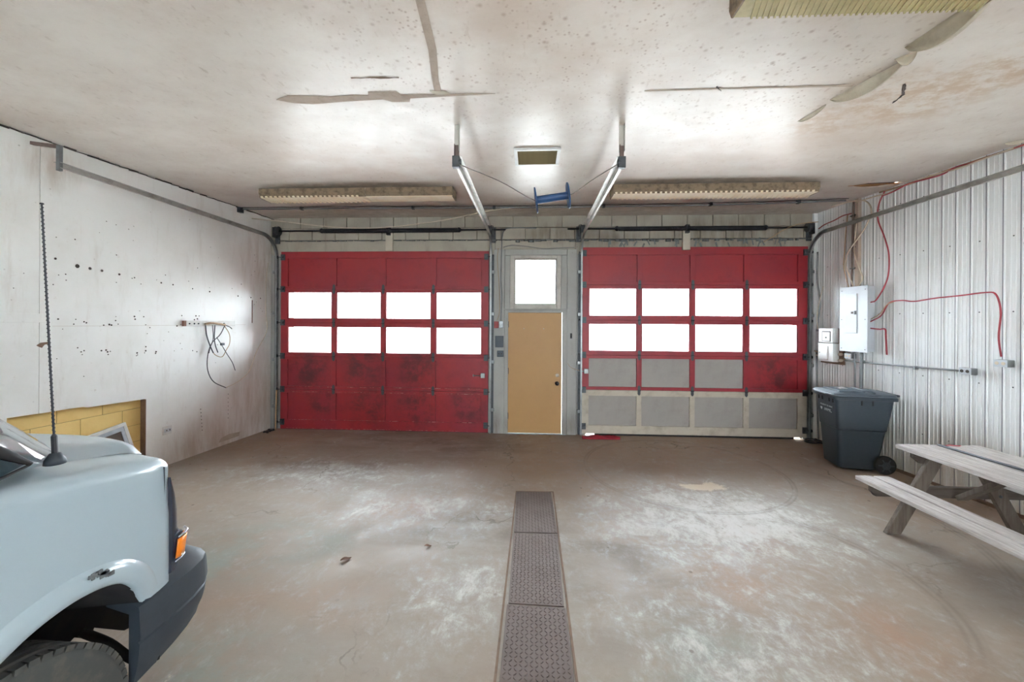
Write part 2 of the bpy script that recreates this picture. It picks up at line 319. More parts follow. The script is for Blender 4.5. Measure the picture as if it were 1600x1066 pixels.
# ------------------------------------------------------------------ mesh helpers
class MB:
    def __init__(s): s.v, s.f = [], []
    def add(s, vs, fs):
        o = len(s.v); s.v += [tuple(p) for p in vs]; s.f += [tuple(i + o for i in f) for f in fs]; return s
    def box(s, x0, x1, y0, y1, z0, z1):
        return s.add([(x0, y0, z0), (x1, y0, z0), (x1, y1, z0), (x0, y1, z0), (x0, y0, z1), (x1, y0, z1), (x1, y1, z1), (x0, y1, z1)],
                     [(0, 3, 2, 1), (4, 5, 6, 7), (0, 1, 5, 4), (1, 2, 6, 5), (2, 3, 7, 6), (3, 0, 4, 7)])
    def beam(s, p0, p1, wd, th, up=(0, 0, 1)):
        """rectangular bar from p0 to p1; th is its size along up, wd across"""
        p0, p1 = Vector(p0), Vector(p1); d = (p1 - p0).normalized(); u = Vector(up)
        x = d.cross(u).normalized(); u = x.cross(d).normalized()
        q = [x * (a * wd / 2) + u * (b * th / 2) for a, b in ((-1, -1), (1, -1), (1, 1), (-1, 1))]
        return s.add([p0 + k for k in q] + [p1 + k for k in q], [(3, 2, 1, 0), (4, 5, 6, 7), (0, 1, 5, 4), (1, 2, 6, 5), (2, 3, 7, 6), (3, 0, 4, 7)])
    def tube(s, pts, r, n=8, cap=True, closed=False):
        pts = [Vector(p) for p in pts]; N = len(pts); rings = []
        prev = None
        for i, p in enumerate(pts):
            a = pts[i - 1] if (i or closed) else p; b = pts[(i + 1) % N] if (i < N - 1 or closed) else p
            d = (b - a); d = d.normalized() if d.length > 1e-9 else Vector((0, 0, 1))
            if prev is None:
                u = Vector((0, 0, 1)) if abs(d.z) < .9 else Vector((1, 0, 0))
            else: u = prev
            x = d.cross(u)
            if x.length < 1e-6: x = d.cross(Vector((1, .3, 0)))
            x.normalize(); u = x.cross(d).normalized(); prev = u
            rr = r[i] if isinstance(r, (list, tuple)) else r
            rings.append([p + (x * math.cos(2 * math.pi * k / n) + u * math.sin(2 * math.pi * k / n)) * rr for k in range(n)])
        vs = [q for g in rings for q in g]; fs = []
        for i in range(N if closed else N - 1):
            j = (i + 1) % N
            for k in range(n): fs.append((i * n + k, i * n + (k + 1) % n, j * n + (k + 1) % n, j * n + k))
        if cap and not closed: fs += [tuple(range(n - 1, -1, -1)), tuple((N - 1) * n + k for k in range(n))]
        return s.add(vs, fs)
    def lathe(s, prof, o=(0, 0, 0), ax=(0, 0, 1), n=20):
        o, ax = Vector(o), Vector(ax).normalized(); x = ax.orthogonal().normalized(); y = ax.cross(x)
        vs = [o + ax * h + (x * math.cos(2 * math.pi * k / n) + y * math.sin(2 * math.pi * k / n)) * r for r, h in prof for k in range(n)]
        fs = [(i * n + k, i * n + (k + 1) % n, (i + 1) * n + (k + 1) % n, (i + 1) * n + k) for i in range(len(prof) - 1) for k in range(n)]
        fs += [tuple(range(n - 1, -1, -1)), tuple((len(prof) - 1) * n + k for k in range(n))]
        return s.add(vs, fs)
    def prism(s, poly, fn, a, b):
        """polygon (p,q) extruded from a to b through fn(p,q,depth)"""
        n = len(poly)
        return s.add([fn(p, q, a) for p, q in poly] + [fn(p, q, b) for p, q in poly],
                     [tuple(range(n - 1, -1, -1)), tuple(range(n, 2 * n))] + [(i, (i + 1) % n, n + (i + 1) % n, n + i) for i in range(n)])
    def grid(s, rows, close_u=False):
        nu, nv = len(rows), len(rows[0])
        return s.add([p for r in rows for p in r], [(i * nv + j, i * nv + j + 1, ((i + 1) % nu) * nv + j + 1, ((i + 1) % nu) * nv + j)
                     for i in range(nu if close_u else nu - 1) for j in range(nv - 1)])
    def build(s, name, mat, parent=None, smooth=False, bevel=0., solid=0., subd=0, angle=None):
        me = bpy.data.meshes.new(name)
        lo = [min(p[k] for p in s.v) for k in range(3)]; hi = [max(p[k] for p in s.v) for k in range(3)]
        c = Vector(((lo[0] + hi[0]) / 2, (lo[1] + hi[1]) / 2, lo[2]))
        me.from_pydata([tuple(Vector(p) - c) for p in s.v], [], s.f); me.update()
        bm = bmesh.new(); bm.from_mesh(me); bmesh.ops.recalc_face_normals(bm, faces=bm.faces); bm.to_mesh(me); bm.free()
        me.materials.append(mat)
        o = bpy.data.objects.new(name, me); COL.objects.link(o); o.location = c
        if parent is not None:
            o.parent = parent
        if smooth:
            for p in me.polygons: p.use_smooth = True
        if angle:
            me.set_sharp_from_angle(angle=math.radians(angle))
        if subd:
            m = o.modifiers.new('sub', 'SUBSURF'); m.levels = subd; m.render_levels = subd
        if solid:
            m = o.modifiers.new('solid', 'SOLIDIFY'); m.thickness = solid; m.offset = 0
        if bevel:
            m = o.modifiers.new('bev', 'BEVEL'); m.width = bevel; m.segments = 2; m.limit_method = 'ANGLE'
        return o
def tag(o, label, cat, group=None):
    o['label'] = label; o['category'] = cat
    if group: o['group'] = group
    return o
def thing(name, label, cat, loc=(0, 0, 0), rz=0., group=None):
    o = bpy.data.objects.new(name, None); COL.objects.link(o); o.empty_display_size = .1
    o.location = loc; o.rotation_euler = (0, 0, rz)
    return tag(o, label, cat, group)
def struct(o, label=None):
    o['kind'] = 'structure'
    if label: o['label'] = label
    return o
def sempty(name, label=None, loc=(0, 0, 0), rz=0.):
    o = bpy.data.objects.new(name, None); COL.objects.link(o); o.location = loc; o.rotation_euler = (0, 0, rz)
    return struct(o, label)
def inst(src, parent, dx=0, dy=0, dz=0, name=None):
    o = src.copy(); COL.objects.link(o); o.parent = parent if parent is not None else src.parent
    o.location = src.location + Vector((dx, dy, dz))
    return o
def smooth_path(pts, n=6):
    """Catmull-Rom through pts"""
    P = [Vector(p) for p in pts]; P = [2 * P[0] - P[1]] + P + [2 * P[-1] - P[-2]]; out = []
    for i in range(1, len(P) - 2):
        for k in range(n):
            t = k / n; a, b, c, d = P[i - 1], P[i], P[i + 1], P[i + 2]
            out.append(.5 * ((2 * b) + (c - a) * t + (2 * a - 5 * b + 4 * c - d) * t * t + (3 * b - a - 3 * c + d) * t ** 3))
    return out + [P[-2]]
def cable(name, pts, r, mat, parent=None, n=6, sm=6):
    return MB().tube(smooth_path(pts, sm), r, n).build(name, mat, parent, smooth=True)
def interp(tab, x):
    if x <= tab[0][0]: return tab[0][1]
    for (a, b), (c, d) in zip(tab, tab[1:]):
        if x <= c: return b + (d - b) * (x - a) / (c - a)
    return tab[-1][1]

# ================================================================== SETTING
g = MB(); g.box(-40, 40, D + .02, 60, -.12, -.02); g.box(-40, 40, -60, BACK, -.12, -.02)
struct(g.build('ground', M['ground']), 'pale bright ground outside the garage doors')
fl = MB(); fl.prism([(lx(BACK) - .3, BACK), (rx(BACK) + .3, BACK), (rx(D) + .3, D + .25), (lx(D) - .3, D + .25)], lambda p, q, d: (p, q, d), -.1, 0)
struct(fl.build('floor', M['floor']), 'stained concrete garage floor with worn white paint patches')

# ceiling with the torn hole by the right wall
bm = bmesh.new()
outer = [(lx(BACK) - .2, BACK), (rx(BACK) + .2, BACK), (rx(D) + .2, D + .2), (lx(D) - .2, D + .2)]
hole = [(4.03, 5.33), (4.20, 5.215), (4.36, 5.20), (4.47, 5.185), (4.60, 5.19), (4.585, 5.31), (4.50, 5.345), (4.33, 5.39), (4.17, 5.37)]
ed = []
for loop in (outer, hole):
    vv = [bm.verts.new((x, y, H)) for x, y in loop]
    ed += [bm.edges.new((vv[i], vv[(i + 1) % len(vv)])) for i in range(len(vv))]
bmesh.ops.triangle_fill(bm, use_beauty=True, edges=ed)
ex = bmesh.ops.extrude_face_region(bm, geom=list(bm.faces))
bmesh.ops.translate(bm, vec=(0, 0, .02), verts=[v for v in ex['geom'] if isinstance(v, bmesh.types.BMVert)])
bmesh.ops.recalc_face_normals(bm, faces=bm.faces)
me = bpy.data.meshes.new('ceiling'); bm.to_mesh(me); bm.free(); me.materials.append(M['ceiling'])
ceil = bpy.data.objects.new('ceiling', me); COL.objects.link(ceil)
struct(ceil, 'stained off-white ceiling with peeling joint tape')
a = MB(); a.box(-6, 6, BACK, D + .25, H + .25, H + .30); a.build('roof_deck', M['edge_wood'], ceil)
for x in (4.12, 4.52): MB().box(x, x + .04, 4.6, 6.3, H + .02, H + .25).build('joist', M['edge_wood'], ceil, bevel=.004)
fp = MB(); fp.grid([[(4.03 + .57 * u, 5.33 - .12 * math.sin(u * 2.2) * .6 - .02, H - .004 - .035 * v * math.sin(math.pi * u) ** .6) if v < .5 else
                     (4.05 + .5 * u, 5.36 - .05 * u + .02 * math.sin(9 * u), H - .05 * math.sin(math.pi * u) + .045) for u in [k / 12 for k in range(13)]] for v in (0, 1)])
fp.build('torn_flap', M['torn'], ceil, solid=.006)
# flat joint tape
def flat(name, pts, mat, z=H - .002, th=.003):
    m = MB(); m.prism(pts, lambda p, q, d: (p, q, d), z - th, z); return m.build(name, mat, ceil)
def ragged(p0, p1, w0, w1, n, amp, seed):
    r = random.Random(seed); a, b = Vector(p0), Vector(p1); d = (b - a); nn = Vector((-d.y, d.x)).normalized()
    up = [a + d * (i / n) + nn * ((w0 + (w1 - w0) * i / n) / 2 + r.uniform(-amp, amp)) for i in range(n + 1)]
    dn = [a + d * (i / n) - nn * ((w0 + (w1 - w0) * i / n) / 2 + r.uniform(-amp, amp)) for i in range(n + 1)]
    return [tuple(p) for p in up + dn[::-1]]
flat('joint_tape', [(-.655, 1.75), (-.60, 1.75), (-.605, 2.15), (-.635, 2.55), (-.70, 2.88), (-.715, 3.05), (-.77, 3.05), (-.745, 2.85), (-.69, 2.55), (-.655, 2.15)], M['tape'])
flat('joint_tape', [(-2.06, 3.07), (-1.93, 3.015), (-1.6, 3.05), (-1.42, 3.035), (-1.30, 3.045), (-1.28, 2.995), (-1.06, 3.0), (-1.04, 3.045), (-.72, 3.05), (-.42, 3.055), (-.30, 3.06), (-.43, 3.072), (-.72, 3.082), (-.98, 3.095), (-1.0, 3.145), (-1.14, 3.14), (-1.2, 3.10), (-1.55, 3.12), (-1.8, 3.145), (-1.95, 3.12)], M['tape'])
flat('joint_tape', [(-.80, 3.0), (-.68, 3.01), (-.66, 3.045), (-.74, 3.05), (-.78, 3.04)], M['tape_l'], th=.005)
flat('ceiling_seam', ragged((.84, 3.075), (2.36, 3.07), .008, .022, 14, .003, 3), M['tape'])
flat('ceiling_crack', ragged((-1.33, 2.82), (-.98, 2.83), .012, .006, 10, .006, 4), M['edge_wood'])
flat('ceiling_crack', ragged((2.72, 3.07), (2.837, 3.206), .012, .014, 6, .006, 5), M['hole'])
flat('ceiling_crack', ragged((2.837, 3.206), (2.863, 3.33), .014, .005, 6, .005, 6), M['hole'])
flat('ceiling_crack', ragged((1.36, 3.04), (1.42, 3.10), .01, .006, 5, .004, 8), M['hole'])
# tape hanging loose along the joint: curled strips
def curl(p0, p1, wd, drop, twist):
    rows = []
    for i in range(15):
        u = i / 14; x = p0[0] + (p1[0] - p0[0]) * u; y = p0[1] + (p1[1] - p0[1]) * u; s_ = math.sin(math.pi * u) ** .7
        row = []
        for k in range(6):
            v = k / 5; ang = twist * v
            row.append((x + wd * v * math.cos(ang) * (.35 + .65 * s_), y + .02 * v * s_, H - .003 - drop * s_ * math.sin(ang)))
        rows.append(row)
    MB().grid(rows).build('peeling_tape', M['tape_l'], ceil, smooth=True, solid=.003)
curl((2.30, 3.60), (2.345, 3.33), .05, .03, 1.2)
curl((2.33, 3.26), (2.47, 2.78), .10, .09, 1.5)
curl((2.36, 2.66), (2.40, 2.18), .13, .12, 1.6)
curl((2.40, 2.78), (2.46, 2.70), .08, .06, 1.2)
curl((rx(3.9) - .16, 4.12), (rx(3.9) - .05, 3.98), .05, .03, 1.4)

# left wall: yellow block wall behind painted sheets
wl = MB(); wl.prism([(BACK, 0), (D + .2, 0), (D + .2, H + .02), (BACK, H + .02)], lambda p, q, d: (lx(p) + d, p, q), -.25, -.065)
wall_l = struct(wl.build('wall_left', M['mortar']), 'white painted wall sheets over a yellow block wall')
def lwp(poly, name, mat, a=-.02, b=0., bevel=0):
    m = MB(); m.prism(poly, lambda p, q, d: (lx(p) + d, p, q), a, b); return m.build(name, mat, wall_l, bevel=bevel)
wall_l.location  # parts are given in world metres below and shifted to the wall's own origin
def adopt(o, par):
    """keep o where it is in the world although par has an offset / turn"""
    o.parent = par
    mw = Matrix.Translation(par.location) @ par.rotation_euler.to_matrix().to_4x4()
    o.matrix_parent_inverse = mw.inverted(); return o
sheets = [[(D, 0.0), (D, H), (3.624, H), (3.624, .948), (3.86, .945), (3.98, .938), (4.02, .925), (4.3, .915), (4.602, .904), (4.602, 0)],
          [(3.619, H), (1.18, H), (1.18, 0), (3.40, 0), (3.40, .958), (3.619, .95)],
          [(1.176, H), (-1.26, H), (-1.26, 0), (1.176, 0)], [(-1.264, H), (BACK, H), (BACK, 0), (-1.264, 0)]]
for p in sheets: adopt(lwp(p, 'wall_sheet', M['wall_l']), wall_l)
adopt(lwp([(4.597, 0), (4.605, 0), (4.605, .9), (4.597, .9)], 'cut_edge', M['edge_wood'], -.06, .003), wall_l)
for r in range(5):
    for k in range(5):
        y0 = 3.2 + k * .4 + (.2 if r % 2 else 0) - .2; z0 = r * .2
        adopt(lwp([(y0 + .003, z0 + .003), (y0 + .397, z0 + .003), (y0 + .397, z0 + .197), (y0 + .003, z0 + .197)], 'block', M['yblock'], -.065, -.060, .002), wall_l)
# batten lines nailed to the near sheet
adopt(lwp([(1.3, 1.838), (3.68, 1.838), (3.68, 1.925), (1.3, 1.925)], 'batten', M['wall_l'], 0, .012, .002), wall_l)
adopt(lwp([(3.72, 1.80), (6.1, 1.80), (6.1, 1.802), (3.72, 1.802)], 'sheet_seam', M['tape'], 0, .001), wall_l)
adopt(lwp([(6.22, 1.83), (6.235, 1.83), (6.235, 2.2), (6.22, 2.2)], 'wall_slot', M['strip_end'], 0, .004), wall_l)
# nail and bolt holes
hm = MB(); rr = random.Random(5)
def dot(y, z, r): hm.lathe([(r, 0), (r * .8, .004)], (lx(y), y, z), (1, 0, 0), 7)
for px_, z_, r_ in ((3.74, 2.48, .012), (3.92, 2.43, .022), (4.03, 2.42, .016), (4.14, 2.41, .014), (4.31, 2.39, .013), (4.47, 2.37, .008), (4.78, 2.34, .011), (4.93, 2.33, .01), (5.2, 2.3, .009), (5.46, 2.28, .012), (5.95, 2.25, .012), (6.2, 2.24, .012), (6.4, 2.24, .012), (3.66, 1.88, .02)):
    dot(px_, z_, r_)
for k in range(46):
    y = rr.uniform(3.75, 5.3); dot(y, rr.choice((1.86, 1.9, 1.82, 1.55, 1.5, 1.46)) + rr.uniform(-.03, .03), rr.uniform(.004, .011))
for k in range(40): dot(rr.uniform(3.4, 6.4), rr.uniform(1.2, 3.0), rr.uniform(.003, .007))
for k in range(7): dot(5.33 + .004 * k, .62 - .05 * k, .007); dot(5.78, .75 - .06 * k, .006)
ho = adopt(hm.build('nail_holes', M['hole'], wall_l), wall_l); ho['kind'] = 'stuff'
adopt(lwp([(3.60, 1.615), (3.63, 1.64), (3.68, 1.645), (3.70, 1.665), (3.705, 1.625), (3.66, 1.62), (3.64, 1.59), (3.62, 1.60)], 'chipped_patch', M['edge_wood'], 0, .003), wall_l)
adopt(lwp([(5.62, .06), (5.98, .06), (6.0, .12), (5.8, .14), (5.66, .12)], 'patch_plate', M['cream'], 0, .004), wall_l)
jl = MB()
for k in range(34):
    y = 3.3 + k * .1; jl.beam((lx(y) + .004, y, H - .004 - rr.uniform(0, .012)), (lx(y + .1) + .004, y + .1, H - .004 - rr.uniform(0, .012)), .014, rr.uniform(.006, .02))
adopt(jl.build('ceiling_gap', M['hole'], wall_l), wall_l)

# right wall: ribbed steel sheets on a backing
wr = MB(); wr.prism([(BACK, 0), (D + .2, 0), (D + .2, H + .02), (BACK, H + .02)], lambda p, q, d: (rx(p) + d, p, q), .055, .22)
wall_r = struct(wr.build('wall_right', M['metal_wall']), 'white ribbed steel sheet wall')
PIT = .1393 / math.cos(PHR)
prof = []
for k in range(6):
    o = k * PIT
    prof += [(o, 0), (o + .001, -.024), (o + .014, -.024), (o + .015, .008), (o + .026, .008), (o + .030, 0), (o + .060, 0), (o + .064, .0035), (o + .072, .0035), (o + .076, 0), (o + .100, 0), (o + .104, .0035), (o + .112, .0035), (o + .116, 0)]
prof.append((6 * PIT, 0))
mt = MB(); mt.grid([[(-h, -u, 0.005) for u, h in prof], [(-h, -u, H) for u, h in prof]])
first = shade_strip = None
y = 5.359 + .020 + 6 * .1393 * 2
for k in range(16):
    if first is None:
        o = mt.build('steel_sheet', M['metal_wall']); first = o; base = o.location.copy(); R = Matrix.Rotation(PHR, 4, 'Z')
    else: o = first.copy(); COL.objects.link(o)
    o.matrix_basis = Matrix.Translation((rx(y) + .02, y, 0)) @ R @ Matrix.Translation(base)
    o.parent = wall_r; o.matrix_parent_inverse = Matrix.Translation(wall_r.location).inverted()
    for j in range(6):  # dark strips in the grooves paint the shade of the rib flanks
        if shade_strip is None:
            q = MB().box(.0, .006, -.0135, -.0015, .006, H - .001).build('rib_shade', M['shade_strip']); shade_strip = q; shade_strip_loc = q.location.copy()
        else: q = bpy.data.objects.new('rib_shade', shade_strip.data); COL.objects.link(q)
        q.parent = o; q.matrix_basis = Matrix.Translation(shade_strip_loc + Vector((0, -j * PIT, 0)) - base)
    y -= 6 * .1393
sc = MB()
for z in (.55, 1.25, 2.0, 2.75, 3.4):
    for k in range(-8, 14, 2):
        yy = 5.359 - .0 - k * .1393 - .07
        sc.lathe([(.007, 0), (.004, .006)], (rx(yy) + .02, yy, z), (-1, 0, 0), 6)
so = adopt(sc.build('screws', M['dark_steel'], wall_r), wall_r); so['kind'] = 'stuff'
bsR = MB(); bsR.prism([(BACK, 0), (D, 0), (D, .03), (BACK, .03)], lambda p, q, d: (rx(p) + d, p, q), -.012, .03)
struct(bsR.build('baseboard_right', M['edge_wood']), 'dark rotten sill strip under the steel wall')
cr = MB(); cr.box(rx(D) - .035, rx(D) + .03, D - .03, D + .04, 0, H); struct(cr.build('trim_1', M['metal_wall'], bevel=.004), 'white corner trim beside the right garage door')

# front wall with its openings
LD, RD = (-4.35, -.745), (.807, 4.42)
holes = [(-4.27, -.83, 0, 3.0), (.89, 4.34, 0, 3.05), (-.425, .50, 0, 2.035), (-.335, .41, 2.135, 2.955)]
xs = sorted({lx(D) - .3, rx(D) + .3} | {h[0] for h in holes} | {h[1] for h in holes}); zs = sorted({0, H + .02} | {h[2] for h in holes} | {h[3] for h in holes})
wf_ = MB()
for a, b in zip(xs, xs[1:]):
    z0 = None
    for c_, d_2 in zip(zs, zs[1:]):
        mx_, mz_ = (a + b) / 2, (c_ + d_2) / 2
        inside = any(h[0] < mx_ < h[1] and h[2] < mz_ < h[3] for h in holes)
        if not inside: z0 = c_ if z0 is None else z0
        if (inside or d_2 == zs[-1]) and z0 is not None:
            wf_.box(a, b, D + .05, D + .25, z0, c_ if inside else d_2); z0 = None
wall_f = struct(wf_.build('wall_front', M['wall_f']), 'grimy white front wall around two garage doors')
def wp(m, name, mat, **k): return adopt(m.build(name, mat, **k), wall_f)
for r in range(2):                              # block courses above the doors
    z0, z1 = (3.255, 3.447) if r == 0 else (3.455, H)
    x = -4.62 + (.2 if r else 0)
    while x < 4.6:
        x0, x1 = max(x + .005, lx(D)), min(x + .403, rx(D))
        if x1 - x0 > .03: wp(MB().box(x0, x1, D + .004 + rr.uniform(0, .006), D + .06, z0, z1), 'block', M['wall_f'], bevel=.004)
        x += .408
for x0, x1 in ((lx(D), -2.45), (-2.446, -.64), (-.636, .70), (.704, 2.5), (2.504, rx(D))):
    z_ = 3.0 if abs(x0 + .636) > .01 else 3.085
    wp(MB().box(x0, x1, D + .012, D + .06, z_, 3.24), 'header_board', M['wall_f'], bevel=.004)
lp = MB()                                       # chipped ledge left where a strip was torn off
x = -4.4
while x < 4.4:
    w_ = rr.uniform(.03, .12); hh = rr.uniform(.008, .02) if x < -.3 else rr.uniform(.012, .05)
    lp.add([(x, D + .012, 3.25), (x + w_, D + .012, 3.25), (x + w_ * .8, D - .012, 3.25 - hh * .3), (x + w_ * .2, D - .014, 3.25 - hh * .3), (x, D + .012, 3.25 - hh), (x + w_, D + .012, 3.25 - hh), (x + w_ * .8, D - .012, 3.25 - hh), (x + w_ * .2, D - .014, 3.25 - hh)],
           [(0, 1, 2, 3), (4, 5, 6, 7), (0, 1, 5, 4), (1, 2, 6, 5), (2, 3, 7, 6), (3, 0, 4, 7)]); x += w_ * rr.uniform(.8, 1.3)
wp(lp, 'chipped_ledge', M['rust'])
fk = MB()
for k in range(34):                             # flaking paint above the right door
    x = rr.uniform(1.2, 4.2); z = 3.15 + rr.uniform(-.06, .03); a_ = rr.uniform(-.6, .6)
    fk.beam((x, D + .008, z), (x + .09 * math.sin(a_), D + .002, z + .09 * math.cos(a_)), rr.uniform(.012, .03), .003, (0, 1, 0))
fo = wp(fk, 'paint_flakes', M['rust']); fo['kind'] = 'stuff'
# boards facing the pier round the walk door
for (x0, x1, z0, z1) in ((-.655, -.475, .0, 3.08), (.565, .722, .0, 3.08), (-.47, .56, 2.985, 3.08), (-.47, -.385, 2.075, 2.98), (.465, .56, 2.075, 2.98)):
    wp(MB().box(x0, x1, D - .012, D + .06, z0, z1), 'facing_board', M['facing'], bevel=.003)
# garage door jambs
for x0, x1, z1 in ((lx(D) - .02, -4.30, 3.02), (-.79, -.66, 3.06), (.727, .85, 3.08), (4.37, rx(D) + .02, 3.06)):
    wp(MB().box(x0, x1, D + .02, D + .08, 0, z1), 'door_jamb', M['facing'], bevel=.003)

# back wall behind the camera: two unseen window bands added and sized for fill light
wb = MB()
for x0, x1, z0, z1 in ((lx(BACK) - .3, -4.4, 0, H), (-.6, .6, 0, H), (4.4, rx(BACK) + .3, 0, H), (-4.4, -.6, 2.25, H), (.6, 4.4, 2.25, H), (-4.4, -.6, 0, 1.3), (.6, 4.4, 0, 1.3)):
    wb.box(x0, x1, BACK - .2, BACK, z0, z1)
struct(wb.build('wall_back', M['wall_l']), 'white back wall with two added fill-light openings behind the camera')

# ------------------------------------------------------------------ walk door, its frame, window over it
d1 = sempty('door_1', 'tan yellow walk door between the two garage doors', (0, D, 0))
def dp(m, name, mat, par=d1, **k): return adopt(m.build(name, mat, **k), par)
slab = dp(MB().box(-.4125, .481, D - .002, D + .04, .016, 2.0255), 'door_slab', M['door_y'], bevel=.003)
kn = MB(); kn.lathe([(.032, 0), (.032, .006), (.014, .01), (.014, .03), (.03, .04), (.034, .055), (.026, .068), (.008, .072)], (.405, D - .002, .855), (0, -1, 0), 18)
dp(kn, 'knob', M['knob'], smooth=True)
db = MB(); db.lathe([(.03, 0), (.03, .006), (.018, .012), (.008, .013)], (.408, D - .002, .985), (0, -1, 0), 16); dp(db, 'deadbolt', M['cream'], smooth=True)
for x in (-.15, .18): dp(MB().lathe([(.009, 0), (.006, .004)], (x, D - .002, 1.76), (0, -1, 0), 8), 'screw', M['cream'])
fr = MB(); fr.box(-.472, -.413, D - .02, D + .06, 0, 2.07); fr.box(.487, .562, D - .02, D + .06, 0, 2.07); fr.box(-.413, .487, D - .02, D + .06, 2.026, 2.07)
dp(fr, 'door_frame', M['facing'], bevel=.004)
stp = MB(); stp.box(-.47, .56, D - .03, D + .2, 0, .012); dp(stp, 'threshold', M['steel'])
for z in (.25, 1.0, 1.78): dp(MB().lathe([(.009, 0), (.009, .1)], (-.411, D - .006, z), (0, 0, 1), 8), 'hinge', M['brown_steel'], smooth=True)
w1 = sempty('window_1', 'square white framed window over the walk door', (0, D, 2.1))
fo_ = MB()
for a_ in ((-.383, -.315, 2.08, 2.98), (.392, .462, 2.08, 2.98), (-.315, .392, 2.93, 2.98), (-.315, .392, 2.08, 2.155)):
    fo_.box(a_[0], a_[1], D - .03, D + .06, a_[2], a_[3])
dp(fo_, 'window_frame', M['frame_w'], w1, bevel=.005)
si = MB()
for a_ in ((-.315, -.292, 2.155, 2.93), (.368, .392, 2.155, 2.93), (-.292, .368, 2.905, 2.93), (-.292, .368, 2.155, 2.18)):
    si.box(a_[0], a_[1], D + .005, D + .05, a_[2], a_[3])
dp(si, 'sash', M['frame_w'], w1, bevel=.003)
dp(MB().box(-.292, .368, D + .02, D + .026, 2.18, 2.905), 'pane', M['glass'], w1)
dp(MB().box(-.49, .575, D - .05, D + .02, 2.072, 2.09), 'window_sill', M['facing'], w1, bevel=.003)

# ------------------------------------------------------------------ sectional garage doors
hg = MB(); hg.box(-.022, .022, -.005, 0, .010, .062); hg.box(-.022, .022, -.005, 0, -.062, -.010)
hg.tube([(-.024, -.010, 0), (.024, -.010, 0)], .010, 8)
hg.add([(-.022, 0, .062), (.022, 0, .062), (0, 0, .085), (-.022, -.005, .062), (.022, -.005, .062), (0, -.005, .085)], [(3, 4, 5), (0, 1, 4, 3), (1, 2, 5, 4), (2, 0, 3, 5)])
hg.add([(-.022, 0, -.062), (.022, 0, -.062), (0, 0, -.085), (-.022, -.005, -.062), (.022, -.005, -.062), (0, -.005, -.085)], [(3, 4, 5), (0, 1, 4, 3), (1, 2, 5, 4), (2, 0, 3, 5)])
H_MESH = hg.build('hinge', M['dark_steel']); H_ME = H_MESH.data; H_C = H_MESH.location.copy(); bpy.data.objects.remove(H_MESH)
def hinge(x, z, par):
    o = bpy.data.objects.new('hinge', H_ME); COL.objects.link(o); o.location = Vector((x, D - .001, z)) + H_C; adopt(o, par); return o
def roller(x, z, sgn, par):
    m = MB(); m.box(x - .035, x + .035, D - .02, D, z - .05, z + .05)
    m.tube([(x, D - .03, z), (x + sgn * .085, D - .03, z)], .007, 8); m.lathe([(.022, -.008), (.024, 0), (.022, .008)], (x + sgn * .085, D - .03, z), (1, 0, 0), 14)
    m.box(x - .02, x + .02, D - .042, D - .018, z - .018, z + .018)
    adopt(m.build('roller_bracket', M['dark_steel']), par)
def garage_door(root, X, cols, secs):
    prev = None
    for i, (z0, z1, p0, p1, kind, fmat, pmats) in enumerate(secs):
        f = MB()
        f.box(X[0], X[1], D, D + .045, z0 + .002, p0); f.box(X[0], X[1], D, D + .045, p1, z1 - .002)
        if i < len(secs) - 1: f.box(X[0], X[1], D + .028, D + .045, z1 - .004, z1 + .012)
        edges = [X[0]] + [v for c_ in cols for v in c_] + [X[1]]
        for k in range(0, len(edges), 2): f.box(edges[k], edges[k + 1], D, D + .045, p0, p1)
        s_ = adopt(f.build('door_section', fmat, bevel=.0025), root)
        for k, (a_, b_) in enumerate(cols):
            if kind == 'glass':
                q = MB()
                for e_ in ((a_, a_ + .012, p0, p1), (b_ - .012, b_, p0, p1), (a_ + .012, b_ - .012, p0, p0 + .012), (a_ + .012, b_ - .012, p1 - .012, p1)):
                    q.box(e_[0], e_[1], D + .012, D + .04, e_[2], e_[3])
                adopt2(q.build('glazing_bead', fmat), s_, root)
                adopt2(MB().box(a_ + .004, b_ - .004, D + .022, D + .026, p0 + .004, p1 - .004).build('pane', M['glass']), s_, root)
            else:
                adopt2(MB().box(a_ - .003, b_ + .003, D + .024, D + .038, p0 - .003, p1 + .003).build('panel', pmats[k]), s_, root)
        if i:
            for k in range(3): adopt2(hinge((cols[k][1] + cols[k + 1][0]) / 2, z0, root), s_, root)
            roller2(X[0] + .04, z0, -1, s_, root); roller2(X[1] - .04, z0, 1, s_, root)
        if i == 0:
            roller2(X[0] + .04, z0 + .12, -1, s_, root); roller2(X[1] - .04, z0 + .12, 1, s_, root)
        if i == len(secs) - 1:
            roller2(X[0] + .04, z1 - .1, -1, s_, root); roller2(X[1] - .04, z1 - .1, 1, s_, root)
def adopt2(o, par, root):
    o.parent = par
    mr = Matrix.Translation(root.location); mp_ = mr @ par.matrix_parent_inverse @ Matrix.Translation(par.location)
    o.matrix_parent_inverse = mp_.inverted(); return o
def roller2(x, z, sgn, par, root):
    n0 = set(bpy.data.objects); roller(x, z, sgn, root)
    for o in set(bpy.data.objects) - n0: adopt2(o, par, root)
R4 = [M['red']] * 4
d2 = sempty('door_2', 'left red sectional garage door with two rows of windows', (-2.55, D, 0))
garage_door(d2, LD, [(-4.229, -3.452), (-3.369, -2.589), (-2.508, -1.727), (-1.640, -.867)],
    [(.006, .692, .165, .628, 'panel', M['red'], R4), (.692, 1.262, .748, 1.205, 'panel', M['red'], R4),
     (1.262, 1.838, 1.315, 1.772, 'glass', M['red'], None), (1.838, 2.412, 1.906, 2.368, 'glass', M['red'], None), (2.412, 3.06, 2.462, 2.945, 'panel', M['red'], R4)])
G3 = [M['panel_grey']] * 3 + [M['red']]; G4 = [M['panel_grey']] * 4
